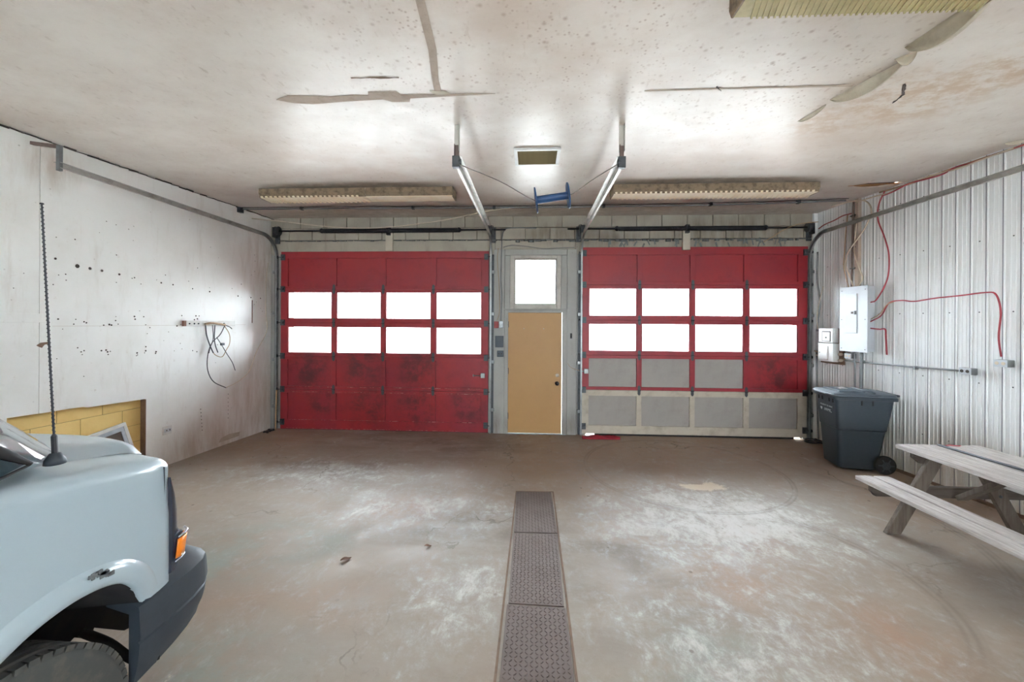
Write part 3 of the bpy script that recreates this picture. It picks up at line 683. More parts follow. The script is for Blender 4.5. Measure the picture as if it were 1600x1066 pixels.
d3 = sempty('door_3', 'right garage door, red above with a cream bottom section', (2.6, D, 0))
garage_door(d3, RD, [(.928, 1.709), (1.792, 2.566), (2.649, 3.420), (3.510, 4.271)],
    [(.028, .752, .165, .655, 'panel', M['cream'], G4), (.752, 1.33, .805, 1.275, 'panel', M['red'], G3),
     (1.33, 1.908, 1.393, 1.853, 'glass', M['red'], None), (1.908, 2.492, 1.976, 2.440, 'glass', M['red'], None), (2.492, 3.115, 2.545, 2.985, 'panel', M['red'], R4)])
# scraped edges on the left door rails
for x0, x1, z in ((-4.2, -.75, .648), (-4.2, -.8, .735), (-4.25, -.85, .168), (-4.3, -.9, .02)):
    m = MB(); n = 60
    for k in range(n):
        a_ = x0 + (x1 - x0) * k / n
        if rr.random() < .8: m.box(a_, a_ + (x1 - x0) / n * rr.uniform(.4, 1.2), D - .0012, D, z - rr.uniform(.001, .006), z + rr.uniform(.001, .006))
    adopt(m.build('scraped_edge', M['scrape']), d2)
def slide_lock(par, x, z, sg):
    m = MB(); m.box(x - .035, x + .035, D - .03, D, z - .04, z + .04); adopt(m.build('lock', M['steel'], bevel=.004), par)
    m = MB(); m.tube([(x, D - .02, z), (x - sg * .15, D - .02, z)], .008, 8); m.box(x - sg * .16 - .006, x - sg * .16 + .006, D - .028, D - .005, z - .02, z + .02)
    adopt(m.build('lock_bar', M['steel']), par)
slide_lock(d2, -.835, .965, 1)
slide_lock(d3, .885, 1.06, 1)
m = MB(); m.box(LD[0], LD[1], D + .01, D + .03, -.0, .008); adopt(m.build('bottom_seal', M['rubber']), d2)
m = MB(); m.box(RD[0] + .22, RD[1] - .2, D + .01, D + .03, 0.0, .03); adopt(m.build('bottom_seal', M['rubber']), d3)

# ------------------------------------------------------------------ door tracks
def track(label, x, sgn, y_end, ztop, hang):
    """roller track: upright by the jamb, bend, then level run to y_end; the channel opens towards sgn"""
    t_ = thing('door_track', label, 'door track', (x, D, 0), 0, 'garage door tracks')
    path = [(D - .035, 0.01), (D - .035, ztop - .36)]
    for k in range(1, 10):
        a_ = k / 10 * math.pi / 2; path.append((D - .035 - .36 * (1 - math.cos(a_)), ztop - .36 + .36 * math.sin(a_)))
    lvl = [(D - .395, ztop), (y_end, ztop + .02)]
    def sweep(pa, name, mat):
        pr = [(0, -.026), (sgn * .026, -.028), (sgn * .026, -.024), (sgn * .003, -.024), (sgn * .003, .023), (sgn * .026, .023), (sgn * .026, .026), (0, .026)]
        rows = []
        for i, (y_, z_) in enumerate(pa):
            a_, b_ = pa[max(i - 1, 0)], pa[min(i + 1, len(pa) - 1)]
            ty, tz = b_[0] - a_[0], b_[1] - a_[1]; L = math.hypot(ty, tz); ny, nz = -tz / L, ty / L
            rows.append([(x + p_, y_ + ny * q_, z_ + nz * q_) for p_, q_ in pr] + [(x + pr[0][0], y_ + ny * pr[0][1], z_ + nz * pr[0][1])])
        m = MB().grid(rows); adopt(m.build(name, mat), t_)
    sweep(path + [lvl[0]], 'upright_track', M['steel'])
    sweep(lvl, 'level_track', M['track'])
    st2 = MB(); st2.beam((x - sgn * .022, lvl[0][0] - .3, ztop + .028), (x - sgn * .022, y_end, ztop + .048), .05, .004); st2.beam((x - sgn * .001, lvl[0][0] - .3, ztop + .01), (x - sgn * .001, y_end, ztop + .03), .004, .04)
    adopt(st2.build('stiffener', M['track']), t_)
    a_ = MB(); a_.box(x - sgn * .035, x, D - .02, D + .012, .01, ztop - .3); a_.box(x - sgn * .004, x, D - .06, D + .012, .01, ztop - .3)
    adopt(a_.build('track_angle', M['dark_steel']), t_)
    for z in (.4, 1.2, 2.0, 2.7):
        adopt(MB().box(x - sgn * .05, x + sgn * .004, D - .055, D + .012, z - .025, z + .025).build('jamb_bracket', M['steel'], bevel=.002), t_)
    if hang == 'post':
        zm = ztop + .16
        p = MB(); p.box(x - .02, x + .02, y_end + .03, y_end + .034, ztop - .03, zm); p.box(x - .02, x - .016, y_end + .0, y_end + .034, ztop - .03, zm)
        adopt(p.build('hanger', M['brown_steel']), t_)
        p = MB(); p.box(x - .024, x + .024, y_end + .034, y_end + .038, zm - .06, H - .001); p.box(x + .02, x + .024, y_end, y_end + .038, zm - .06, H - .001)
        adopt(p.build('upper_hanger', M['frame_w']), t_)
        p = MB(); p.box(x - .035, x + .03, y_end - .01, y_end + .04, ztop - .05, ztop + .05); p.lathe([(.03, -.012), (.03, .012)], (x + sgn * -.03, y_end + .015, ztop + .0), (1, 0, 0), 14)
        adopt(p.build('end_bracket', M['dark_steel'], bevel=.004), t_)
    else:
        zt = 3.49; xw = lx(y_end + .1) + .002 if x < 0 else rx(y_end + .1) - .002
        p = MB(); p.box(x - .016, x + .016, y_end - .005, y_end + .025, ztop - .03, zt); adopt(p.build('hanger', M['rust']), t_)
        p = MB(); p.beam((x, y_end + .01, zt - .012), (xw, y_end + .1, zt + .07), .03, .03); adopt(p.build('wall_arm', M['brown_steel']), t_)
    return t_
track('steel roller track along the left wall beside the red door', -4.415, 1, 3.46, 3.285, 'angle')
track('roller track from the left red door, hung beside the ceiling vent', -.69, -1, 3.50, 3.295, 'post')
track('roller track from the right door, with a pulley at its hung end', .785, 1, 3.57, 3.295, 'post')
track('steel roller track running along the ribbed steel wall', 4.435, -1, 3.3, 3.275, 'angle')

# ------------------------------------------------------------------ torsion springs
def torsion(label, x0, x1, xa, xm, xb, z, ends):
    t_ = thing('torsion_spring_shaft', label, 'door spring', ((x0 + x1) / 2, D, 0), 0, 'torsion spring shafts above the doors')
    y = D - .09
    adopt(MB().tube([(x0, y, z), (x1, y, z)], .0135, 10).build('shaft', M['black_steel'], smooth=True), t_)
    for a_, b_, sag in ((xa, xm - .03, -.012), (xm + .03, xb, .012)):
        n = 66; pts = []
        for k in range(n * 10 + 1):
            u = k / (n * 10); an = 2 * math.pi * k / 10
            pts.append((a_ + (b_ - a_) * u, y + .030 * math.cos(an), z - .004 + .030 * math.sin(an) + sag * 0))
        adopt(MB().tube(pts, .0085, 5).build('spring', M['black_steel'], smooth=True), t_)
        e_ = a_ if a_ < xm - .2 else b_; sg = -1 if e_ == a_ else 1
        adopt(MB().lathe([(.028, 0), (.042, .012), (.042, .03), (.024, .055)], (e_, y, z), (sg, 0, 0), 14).build('winding_cone', M['black_steel']), t_)
    c_ = MB(); c_.box(xm - .03, xm + .03, D - .1, D - .02, z - .075, z + .06); c_.lathe([(.05, -.02), (.05, .02)], (xm, y, z), (1, 0, 0), 16); adopt(c_.build('centre_bracket', M['black_steel'], bevel=.005), t_)
    adopt(MB().box(xm - .06, xm + .06, D - .04, D + .012, 3.06, z + .02).build('mounting_block', M['cream'], bevel=.004), t_)
    for e_, kind in ends:
        sg = 1 if e_ > xm else -1
        if kind == 'drum':
            adopt(MB().lathe([(.04, -.035), (.075, -.03), (.075, -.022), (.062, -.018), (.062, .02), (.078, .026), (.078, .034), (.03, .036)], (e_, y, z), (1, 0, 0), 22).build('cable_drum', M['dark_steel'], angle=40, smooth=True), t_)
        p = MB(); p.box(e_ + sg * .05, e_ + sg * .056, D - .14, D + .004, z - .11, z + .06); p.box(e_ + sg * .05 - .04, e_ + sg * .05 + .04, D - .01, D + .004, z - .2, z + .06)
        adopt(p.build('end_bracket', M['dark_steel']), t_)
    return t_
torsion('black torsion spring shaft above the left red garage door', -4.43, -.46, -3.56, -2.44, -1.26, 3.395, ((-4.36, 'drum'), (-.72, 'drum')))
torsion('black torsion spring shaft above the right garage door', .56, 4.42, 1.38, 2.49, 3.68, 3.40, ((.80, 'drum'), (4.375, 'drum')))

# ================================================================== VAN (nose towards the doors)
CX = -2.60
van = thing('van', 'white van parked on the left with grey bumper', 'van', (CX, 0, 0))
def vp(m, name, mat, par=None, **k):
    o = m.build(name, mat, **k)
    return adopt(o, van) if par is None else adopt2(o, par, van)
arch = [(.755, .36), (.77, .50), (.83, .63), (.92, .735), (1.02, .805), (1.10, .842), (1.17, .872), (1.246, .889), (1.32, .893), (1.407, .878), (1.477, .842), (1.528, .785), (1.556, .712)]
SH = [(-4, 1.35), (1.0, 1.352), (1.15, 1.338), (1.3, 1.322), (1.45, 1.300), (1.58, 1.278), (1.66, 1.262), (1.70, 1.252)]
def side_x(y, z):
    x = -1.600
    x -= max(0, z - 1.0) * .06 + max(0, z - 1.25) * .10
    x -= max(0, .75 - z) * .02
    x -= max(0, y - 1.55) ** 2 * 1.0
    return x
def fender(mir):
    rows = []
    ys = [.757, .775, .80, .85, .92, 1.0, 1.06, 1.12, 1.18, 1.24, 1.3, 1.36, 1.42, 1.477, 1.51, 1.54, 1.556, 1.59, 1.63, 1.665, 1.692]
    for y in ys:
        zb = interp(arch, y) if y <= 1.556 else .70
        s_ = interp(SH, y); top = s_ - .055; row = []
        for k in range(9):
            z = zb + (top - zb) * k / 8; row.append((side_x(y, z), y, z))
        x0 = side_x(y, top)
        for k in range(1, 7):
            a_ = k / 6 * math.radians(80); row.append((x0 - .065 * (1 - math.cos(a_)), y, top + .055 * math.sin(a_)))
        x1 = row[-1][0]
        for k in range(1, 4): row.append((x1 - .05 * k, y, row[-1][2] + .008))
        rows.append(row)
    y = 1.705; last = rows[-1]
    sm = lambda z: min(1, max(0, (z - 1.08) / .16)) ** 2
    rows.append([(p[0] - .010 * (1 - sm(p[2])), y - .002, p[2] - .006 * sm(p[2])) for p in last])
    rows.append([(p[0] - .03, y + .006, p[2] - .022 * sm(p[2])) for p in last])
    rows.append([(p[0] - .10, y + .008, p[2] - .05 * sm(p[2])) for p in last])
    if mir: rows = [[(2 * CX - p[0], p[1], p[2]) for p in r] for r in rows]
    return MB().grid(rows)
def fender_hood_z(y): return interp(SH, y) + .024
for mir in (0, 1):
    f_ = vp(fender(mir), 'fender', M['van'], smooth=True, angle=50)
    sx = (lambda x: 2 * CX - x) if mir else (lambda x: x)
    # rolled lip of the wheel arch
    A = smooth_path([(y, z, 0) for y, z in arch], 4); rows = []
    for i, p in enumerate(A):
        q0, q1 = A[max(i - 1, 0)], A[min(i + 1, len(A) - 1)]; d_3 = (q1 - q0).normalized(); nn = Vector((-d_3.y, d_3.x))
        if nn.y < 0 and i < 4: nn = nn
        fade = min(1, (len(A) - 1 - i) / 5)
        row = []
        for off, xo in ((.075, -.002), (.062, .012), (.045, .020), (.02, .024), (.0, .022), (-.008, .012), (-.008, -.03)):
            y_, z_ = p.x + nn.x * off, p.y + nn.y * off
            row.append((sx(side_x(y_, z_) + xo * (.3 + .7 * fade)), y_, z_))
        rows.append(row)
    vp(MB().grid(rows), 'arch_lip', M['van'], f_, smooth=True)
    # liner inside the arch
    rows = []
    for y, z in arch: rows.append([(sx(-1.615), y, z - .004), (sx(-1.74), y * .96 + .045, z - .01), (sx(-1.95), y * .92 + .09, z - .03)])
    vp(MB().grid(rows), 'wheel_liner', M['liner'], smooth=True, solid=.01)
    bk = MB(); bk.prism([(.76, .40), (1.0, .40), (1.334, .60), (1.529, .504), (1.58, .524), (1.638, .471), (1.656, .507), (1.786, .393), (1.854, .378), (1.93, .31), (1.95, .42), (1.95, .66), (1.66, .70), (1.64, 1.15), (.76, 1.15)], lambda p, q, d: (sx(d), p, q), -1.93, -1.95)
    vp(bk, 'inner_wing', M['liner'])
ch = MB(); ch.add([(-1.612, 1.25, .90)] * 0, [])
sc_ = MB(); 
for k in range(9):
    y = 1.335 + k * .009; z = .945 - .0032 * k + rr.uniform(-.006, .006); x = side_x(y, z) + .0215
    sc_.beam((x, y, z), (x, y + rr.uniform(.008, .02), z + rr.uniform(-.003, .003)), .006, rr.uniform(.012, .024))
vp(sc_, 'paint_scrape', M['rust'])
# hood
rows = []
for i in range(15):
    u = i / 14; row = []
    for k in range(29):
        v = -1 + 2 * k / 28; hw = .80 + .02 * u
        x = CX + v * hw; yb = 1.20 + .36 * (1 - abs(v) ** 3.0); yf = 1.75 - .03 * abs(v) ** 8
        y = yb + (yf - yb) * u; edge = fender_hood_z(min(y, 1.69)) + .006
        crown = (.032 + .018 * u) * (1 - v ** 8); z = edge - .013 + crown + .016 * (1 - abs(v) ** 16) + .004 * u
        if u > .85: z -= ((u - .85) / .15) ** 2 * .018
        row.append((x, y, z))
    rows.append(row)
rows.append([(p[0], p[1] + .008, p[2] - .03) for p in rows[-1]])
rows.append([(p[0], p[1] - .004, p[2] - .035) for p in rows[-1]])
vp(MB().grid(rows), 'hood', M['hood'], smooth=True)
# nose below the hood
nz = MB()
nz.grid([[(CX + v * .98, 1.70 - .03 * abs(v) ** 4, z) for v in [-1 + 2 * k / 16 for k in range(17)]] for z in (.68, .8, .95, 1.1, 1.22)])
vp(nz, 'grille_panel', M['bumper'])
for z in (.9, 1.0, 1.1): vp(MB().box(CX - .55, CX + .55, 1.70, 1.735, z, z + .035), 'grille_bar', M['bumper'], bevel=.006)
# headlamps with the amber turn lamp below
for mir in (0, 1):
    sx = (lambda x: 2 * CX - x) if mir else (lambda x: x)
    prof_ = [(1.165, 0, .0), (1.14, .016, .012), (1.08, .040, .022), (1.0, .052, .03), (.92, .055, .034), (.895, .07, .04), (.885, .092, .045), (.865, .088, .045), (.80, .080, .042), (.765, .068, .04), (.735, .045, .035)]
    rows = []
    for z, dy, _ in prof_:
        rows.append([(sx(-1.622), 1.688, z), (sx(-1.616), 1.694, z), (sx(-1.618), 1.694 + dy * .5, z), (sx(-1.628), 1.694 + dy * .85, z), (sx(-1.65), 1.694 + dy, z), (sx(-1.75), 1.70 + dy, z), (sx(-1.95), 1.705 + dy, z)])
    hl = vp(MB().grid(rows), 'headlamp', M['lamp'], smooth=True)
    am = MB(); rows = []
    for z in (.872, .85, .82, .79):
        k = (z - .79) / .082
        rows.append([(sx(-1.608), 1.712 + .012 * k, z), (sx(-1.606), 1.735 + .012 * k, z), (sx(-1.614), 1.762 + .014 * k, z), (sx(-1.63), 1.782 + .012 * k, z), (sx(-1.70), 1.796 + .01 * k, z)])
    vp(am.grid(rows), 'turn_lamp', M['amber'], hl, smooth=True, solid=.004)
    for zz, y0 in ((.882, 1.725), (.778, 1.708)):
        cm = MB(); cm.tube([(sx(-1.606), y0, zz), (sx(-1.606), y0 + .03, zz + .004), (sx(-1.616), y0 + .058, zz + .006), (sx(-1.65), y0 + .078, zz + .006)], .005, 6)
        vp(cm, 'chrome_rim', M['chrome'], hl, smooth=True)
# bumper wrapped round the corners
def bump_path():
    half = [(-1.605, 1.545), (-1.598, 1.63), (-1.594, 1.72), (-1.598, 1.80), (-1.612, 1.87), (-1.645, 1.925), (-1.70, 1.96), (-1.80, 1.985), (-2.0, 2.005), (-2.3, 2.015)]
    return half + [(CX, 2.02)] + [(2 * CX - x, y) for x, y in half[::-1]]
bpth = bump_path(); rows = []
for i, (x, y) in enumerate(bpth):
    a_, b_ = bpth[max(i - 1, 0)], bpth[min(i + 1, len(bpth) - 1)]; tx, ty = b_[0] - a_[0], b_[1] - a_[1]; L = math.hypot(tx, ty); nx, ny = -ty / L, tx / L
    if nx * (x - CX) + ny * (y - 1.2) < 0: nx, ny = -nx, -ny
    f_ = min(1, max(0, (y - 1.55) / .35)); zt = .705 + .008 * f_; zc = .548 + .03 * f_; zb = .362 + .085 * f_
    pr = [(-.16, zt + .004), (-.09, zt + .006), (-.035, zt - .002), (-.004, zt - .016), (.0, zt - .03), (.006, zc + .02), (.004, zc + .004), (-.004, zc), (-.004, zc - .006), (.002, zc - .012), (-.006, (zc + zb) / 2), (-.022, zb + .03), (-.03, zb), (-.05, zb), (-.05, zt - .05), (-.16, zt - .03)]
    rows.append([(x + nx * p_, y + ny * p_, q_) for p_, q_ in pr] + [(x + nx * pr[0][0], y + ny * pr[0][1] * 0 + ny * pr[0][0], pr[0][1])])
bo = MB().grid(rows)
n_ = len(rows[0]) - 1
bo.f += [tuple(range(n_)), tuple((len(rows) - 1) * (n_ + 1) + k for k in range(n_))]
bmp = vp(bo, 'bumper', M['bumper'], smooth=True, angle=32)
vp(MB().tube(smooth_path([(-1.92, 1.60, .53), (-1.80, 1.60, .49), (-1.71, 1.60, .435), (-1.66, 1.62, .40), (-1.635, 1.66, .395)], 5), .017, 8), 'bumper_stay', M['liner'], smooth=True)
vp(MB().box(-1.66, -1.635, 1.60, 1.65, .375, .41), 'stay_clip', M['liner'])
# wheels
def wheel(x, y, sg):
    W, R_ = .235, .378; x0 = x
    prof_ = [(.20, -W / 2 + .02), (.30, -W / 2), (.345, -W / 2 + .004), (.366, -W / 2 + .02), (.375, -W / 2 + .04)]
    for g_ in (-.06, -.02, .02, .06):
        prof_ += [(R_, g_ - .012), (R_ - .009, g_ - .008), (R_ - .009, g_ + .002), (R_, g_ + .006)]
    prof_ += [(.375, W / 2 - .04), (.366, W / 2 - .02), (.345, W / 2 - .004), (.30, W / 2), (.20, W / 2 - .02)]
    prof_ = sorted(prof_[:5], key=lambda p: p[1]) + prof_[5:]
    wh = vp(MB().lathe(prof_, (x0, y, R_), (1, 0, 0), 56), 'tire', M['tire'], smooth=True, angle=35)
    tb = MB()
    for k in range(64):
        a_ = 2 * math.pi * k / 64
        for s2 in (-1, 1):
            c_ = Vector((x0 + s2 * .088, y + math.sin(a_) * (R_ - .010), R_ + math.cos(a_) * (R_ - .010))); d_4 = Vector((0, math.cos(a_), -math.sin(a_)))
            tb.beam(c_ - d_4 * .0145, c_ + d_4 * .0145, .03, .02, (0, math.sin(a_), math.cos(a_)))
    vp(tb, 'tread_blocks', M['tire'], wh)['kind'] = 'stuff'
    vp(MB().lathe([(.02, .05), (.06, .055), (.07, .03), (.14, .02), (.19, .045), (.205, .09), (.21, .1), (.205, -.1)][::-1], (x0, y, R_), (sg, 0, 0), 28), 'rim', M['box_grey'], wh, smooth=True, angle=40)
for y in (1.15, -2.28):
    wheel(-1.735, y, 1); wheel(2 * CX + 1.735, y, -1)
# cab and cargo body behind the fenders
sec = [(-1.66, .34), (-1.605, .42), (-1.60, .8), (-1.60, 1.05), (-1.61, 1.25), (-1.625, 1.345), (-1.66, 1.5), (-1.73, 1.85), (-1.80, 2.02), (-1.92, 2.09), (-2.2, 2.12), (CX, 2.13)]
full = sec + [(2 * CX - x, z) for x, z in sec[-2::-1]]
rows = [[(x, y, z) for x, z in full] for y in (.56, .2, -.6, -1.6, -2.6, -3.4)] + [[(CX + (x - CX) * .97, -3.56, .36 + (z - .36) * .985) for x, z in full]]
bd = MB().grid(rows); n_ = len(full); bd.f += [tuple((len(rows) - 1) * n_ + k for k in range(n_))]
vp(bd, 'body', M['van'], smooth=True, angle=40)
for mir in (0, 1):
    sx = (lambda x: 2 * CX - x) if mir else (lambda x: x)
    vp(MB().grid([[(sx(side_x(y, z)), y, z) for z in (.36, .6, .9, 1.1, 1.25, 1.352)] for y in (.56, .66, .757)]), 'door_edge', M['van'], smooth=True)
    # black windscreen pillar with the side glass under it
    tip, ptop = Vector((sx(-1.652), 1.213, 1.398)), Vector((sx(-1.765), .60, 1.965))
    sg = vp(MB().grid([[tuple(tip), tuple(tip.lerp(ptop, .33)), tuple(tip.lerp(ptop, .66)), tuple(ptop)], [(sx(-1.655), 1.05, 1.345), (sx(-1.652), .93, 1.52), (sx(-1.69), .75, 1.70), (sx(-1.765), .58, 1.93)], [(sx(-1.65), .58, 1.345), (sx(-1.65), .575, 1.50), (sx(-1.69), .57, 1.70), (sx(-1.765), .56, 1.92)]]), 'side_glass', M['glass_d'], smooth=True)
    vp(MB().tube([tip + Vector((0, .012, -.006)), tip.lerp(ptop, .08), tip.lerp(ptop, .5), ptop], [.006, .017, .02, .02], 8), 'pillar_trim', M['rubber'], sg, smooth=True)
    vp(MB().tube([tip + Vector((0, .008, -.008)), Vector((sx(-1.653), 1.05, 1.347)), Vector((sx(-1.648), .58, 1.347))], [.004, .008, .008], 8), 'belt_seal', M['rubber'], sg, smooth=True)
base_ = [(-1.668, 1.205, 1.395), (-1.70, 1.29, 1.372), (-1.76, 1.38, 1.37), (-1.9, 1.45, 1.385), (-2.2, 1.515, 1.395), (CX, 1.545, 1.40)]
base_ = base_ + [(2 * CX - x, y, z) for x, y, z in base_[-2::-1]]
top_ = [(-1.785 - (k / 10) * 1.63, .66 + .10 * math.sin(math.pi * k / 10), 2.0 + .05 * math.sin(math.pi * k / 10)) for k in range(11)]
rows = [[tuple(Vector(a_).lerp(Vector(b_), u) + Vector((0, .05 * math.sin(math.pi * u), .03 * math.sin(math.pi * u)))) for a_, b_ in zip(base_, top_)] for u in (0, .1, .25, .5, .75, 1)]
ws = vp(MB().grid(rows), 'windscreen', M['glass'], smooth=True)
rf = MB(); rf.grid([[p for p in rows[-1]], [(CX + (p[0] - CX), .56, p[2] + .04) for p in rows[-1]]]); vp(rf, 'roof_edge', M['van'], smooth=True)
dsh = MB(); dsh.box(-3.45, -1.75, .5, 1.15, 1.0, 1.28); vp(dsh, 'dashboard', M['liner'], bevel=.04)
for sg, xx in ((1, -1.655), (-1, 2 * CX + 1.655)):
    q = MB(); q.add([(xx - sg * .0, .5, 1.42), (xx, -.35, 1.42), (xx - sg * .07, -.35, 1.86), (xx - sg * .07, .42, 1.86)], [(0, 1, 2, 3)]); vp(q, 'door_window', M['glass_d'], solid=.006)
# aerial
ant = MB(); ant.lathe([(.030, -.004), (.028, .012), (.015, .034), (.008, .036)], (-1.722, 1.345, 1.352), (0, 0, 1), 16)
ab = vp(ant, 'aerial_base', M['bumper'], smooth=True)
p0, p1 = Vector((-1.722, 1.345, 1.38)), Vector((-1.752, 1.325, 2.285))
vp(MB().tube([p0, p0.lerp(p1, .075), p0.lerp(p1, .085), p0.lerp(p1, .5), p1 - Vector((0, 0, .006)), p1 - Vector((0, 0, .005)), p1], [.0085, .0085, .0032, .003, .0026, .006, .005], 8), 'aerial', M['wire_dark'], ab)
hx = MB(); pts = []
for k in range(500):
    u = .09 + .9 * k / 499; c_ = p0.lerp(p1, u); a_ = k * .7; pts.append(c_ + Vector((.0035 * math.cos(a_), .0035 * math.sin(a_), 0)))
vp(MB().tube(pts, .0014, 4), 'aerial_coil', M['wire_dark'], ab)

# ================================================================== FLOOR THINGS
def tread_plate(pts, label):
    """rusty chequer plate, corners far-left, far-right, near-right, near-left"""
    cx = sum(p[0] for p in pts) / 4; cy = sum(p[1] for p in pts) / 4
    t_ = thing('tread_plate', label, 'floor plate', (cx, cy, 0), 0, 'rusty tread plates in the floor')
    adopt(MB().prism(pts[::-1], lambda p, q, d: (p, q, d), .0, .008).build('plate', M['plate'], bevel=.002), t_)
    lug = MB(); n_x, n_y = 13, int((pts[0][1] - pts[3][1]) / .0275)
    for j in range(n_y):
        v = (j + .7) / (n_y + .4)
        xl = pts[3][0] + (pts[0][0] - pts[3][0]) * v; xr = pts[2][0] + (pts[1][0] - pts[2][0]) * v
        yl = pts[3][1] + (pts[0][1] - pts[3][1]) * v; yr = pts[2][1] + (pts[1][1] - pts[2][1]) * v
        for i in range(n_x):
            u = (i + .7) / (n_x + .4); x = xl + (xr - xl) * u; y = yl + (yr - yl) * u
            a_ = math.pi / 4 if (i + j) % 2 else -math.pi / 4; c_, s_ = math.cos(a_), math.sin(a_); L, B = .0125, .0042
            q = [(x + c_ * p_ - s_ * r_, y + s_ * p_ + c_ * r_, z_) for p_, r_, z_ in ((-L, 0, .008), (0, -B, .008), (L, 0, .008), (0, B, .008), (-L * .5, 0, .0108), (L * .5, 0, .0108))]
            lug.add(q, [(0, 1, 4), (1, 5, 4), (1, 2, 5), (2, 3, 5), (3, 4, 5), (3, 0, 4)])
    adopt(lug.build('tread_lugs', M['plate']), t_)['kind'] = 'stuff'
tread_plate([(-.172, 4.355), (.209, 4.37), (.226, 3.52), (-.156, 3.515)], 'farthest rusty tread plate, shortest in view, nearest the walk door')
tread_plate([(-.157, 3.50), (.222, 3.503), (.214, 2.615), (-.152, 2.625)], 'middle of the three rusty tread plates in the floor')
tread_plate([(-.160, 2.612), (.222, 2.600), (.226, 1.66), (-.165, 1.66)], 'nearest rusty tread plate, cut by the bottom of the view')
rim = MB()
for a_, b_ in (((-.19, 1.66), (-.172, 4.37)), ((.24, 1.66), (.232, 4.385)), ((-.18, 4.372), (.235, 4.387))): rim.beam((a_[0], a_[1], .0), (b_[0], b_[1], .0), .014, .006)
struct(rim.build('trim_2', M['edge_wood']), 'rusty angle edging round the tread plate channel')

# wheelie bin
bn = thing('wheelie_bin', 'dark grey wheeled refuse bin standing against the steel wall', 'bin', (4.175, 5.43, 0), -.15)
def rrect(x0, x1, y0, y1, r, z, n=4):
    o = []
    for cx, cy, a0 in ((x1 - r, y1 - r, 0), (x0 + r, y1 - r, 90), (x0 + r, y0 + r, 180), (x1 - r, y0 + r, 270)):
        for k in range(n + 1):
            a_ = math.radians(a0 + 90 * k / n); o.append((cx + r * math.cos(a_), cy + r * math.sin(a_), z))
    return o
def bsec(z):
    u = z / .96
    return (-.235 - .055 * u, .19 + .155 * u, -.195 - .045 * u, .195 + .045 * u, .06 - .015 * u)
rows = [[p for p in rrect(-.21, .17, -.17, .17, .05, .025)]]
for z in (.04, .2, .40, .52): rows.append(rrect(*bsec(z), z))
rows.append(rrect(*[v + d_ for v, d_ in zip(bsec(.525), (-.008, .006, -.008, .008, 0))], .53))
for z in (.6, .75, .9, .925): rows.append(rrect(*[v + d_ for v, d_ in zip(bsec(z), (-.008, .006, -.008, .008, 0))], z))
rows = [r + [r[0]] for r in rows]
bb = MB().grid(rows); n_ = len(rows[0]); bb.f.append(tuple(range(n_ - 1)))
bb.build('bin_body', M['bin'], bn, smooth=True, angle=35)
rm = MB(); rws = []
for d_, z in ((.0, .905), (.028, .912), (.030, .945), (.024, .95), (-.02, .95)):
    rws.append([p for p in rrect(-.295 - d_, .35 + d_, -.245 - d_, .245 + d_, .06, z)])
rm.grid([r + [r[0]] for r in rws]).build('bin_rim', M['bin'], bn, smooth=True, angle=40)
rws = []
for d_, z in ((.034, .952), (.042, .957), (.042, .970), (.030, .976), (.030, .984), (.015, .990), (-.03, .998), (-.12, 1.006)):
    rws.append(rrect(-.30 - d_, .345 + min(d_, .02), -.24 - d_, .24 + d_, .07, z))
ld = MB().grid([r + [r[0]] for r in rws]); k_ = len(rws) - 1; n_ = len(rws[0]) + 1; ld.f.append(tuple(k_ * n_ + j for j in range(n_ - 1)))
lid = ld.build('lid', M['bin_lid'], bn, smooth=True, angle=38)
def sub(m, name, mat, par, **k):
    o = m.build(name, mat, **k); o.parent = par; o.location = o.location - par.location; return o
sub(MB().box(-.24, .05, -.19, .19, 1.0, 1.014), 'lid_panel', M['bin_lid'], lid, bevel=.01)
sub(MB().tube(smooth_path([(.14, -.22, 1.0), (.10, -.19, 1.016), (.07, -.10, 1.018), (.07, .1, 1.018), (.10, .19, 1.016), (.14, .22, 1.0)], 5), .010, 8), 'lid_ridge', M['bin_lid'], lid, smooth=True)
sub(MB().box(-.375, -.33, -.14, .14, .955, .972), 'lid_grip', M['bin_lid'], lid, bevel=.006)
ha = MB(); ha.tube([(.36, -.2, .955), (.40, -.2, .972), (.40, .2, .972), (.36, .2, .955)], .014, 10); ha.build('handle', M['bin'], bn, smooth=True)
for y in (-.16, -.08, .08, .16): MB().box(-.302, -.288, y - .008, y + .008, .855, .91).build('rim_rib', M['rubber'], bn, bevel=.003)
for x in (-.02, .10): MB().box(x - .008, x + .008, -.252, -.236, .845, .91).build('rim_rib', M['rubber'], bn, bevel=.003)
ax = MB(); ax.tube([(.235, -.24, .115), (.235, .24, .115)], .012, 8); ax.build('axle', M['dark_steel'], bn)
for y, sg in ((-.235, -1), (.235, 1)):
    wl_ = MB().lathe([(.03, -.03), (.085, -.028), (.112, -.02), (.115, 0), (.112, .02), (.085, .028), (.03, .03)], (.235, y, .115), (0, 1, 0), 28).build('wheel', M['rubber'], bn, smooth=True, angle=40)
    sub(MB().lathe([(.05, .026), (.045, .034), (.018, .036), (.014, .044)], (.235, y, .115), (0, sg, 0), 18), 'hub', M['dark_steel'], wl_, smooth=True, angle=40)
    for k in range(6):
        a_ = k * math.pi / 3; sub(MB().beam((.235 + .03 * math.cos(a_), y + sg * .029, .115 + .03 * math.sin(a_)), (.235 + .085 * math.cos(a_), y + sg * .029, .115 + .085 * math.sin(a_)), .014, .006, (0, 1, 0)), 'spoke', M['dark_steel'], wl_)
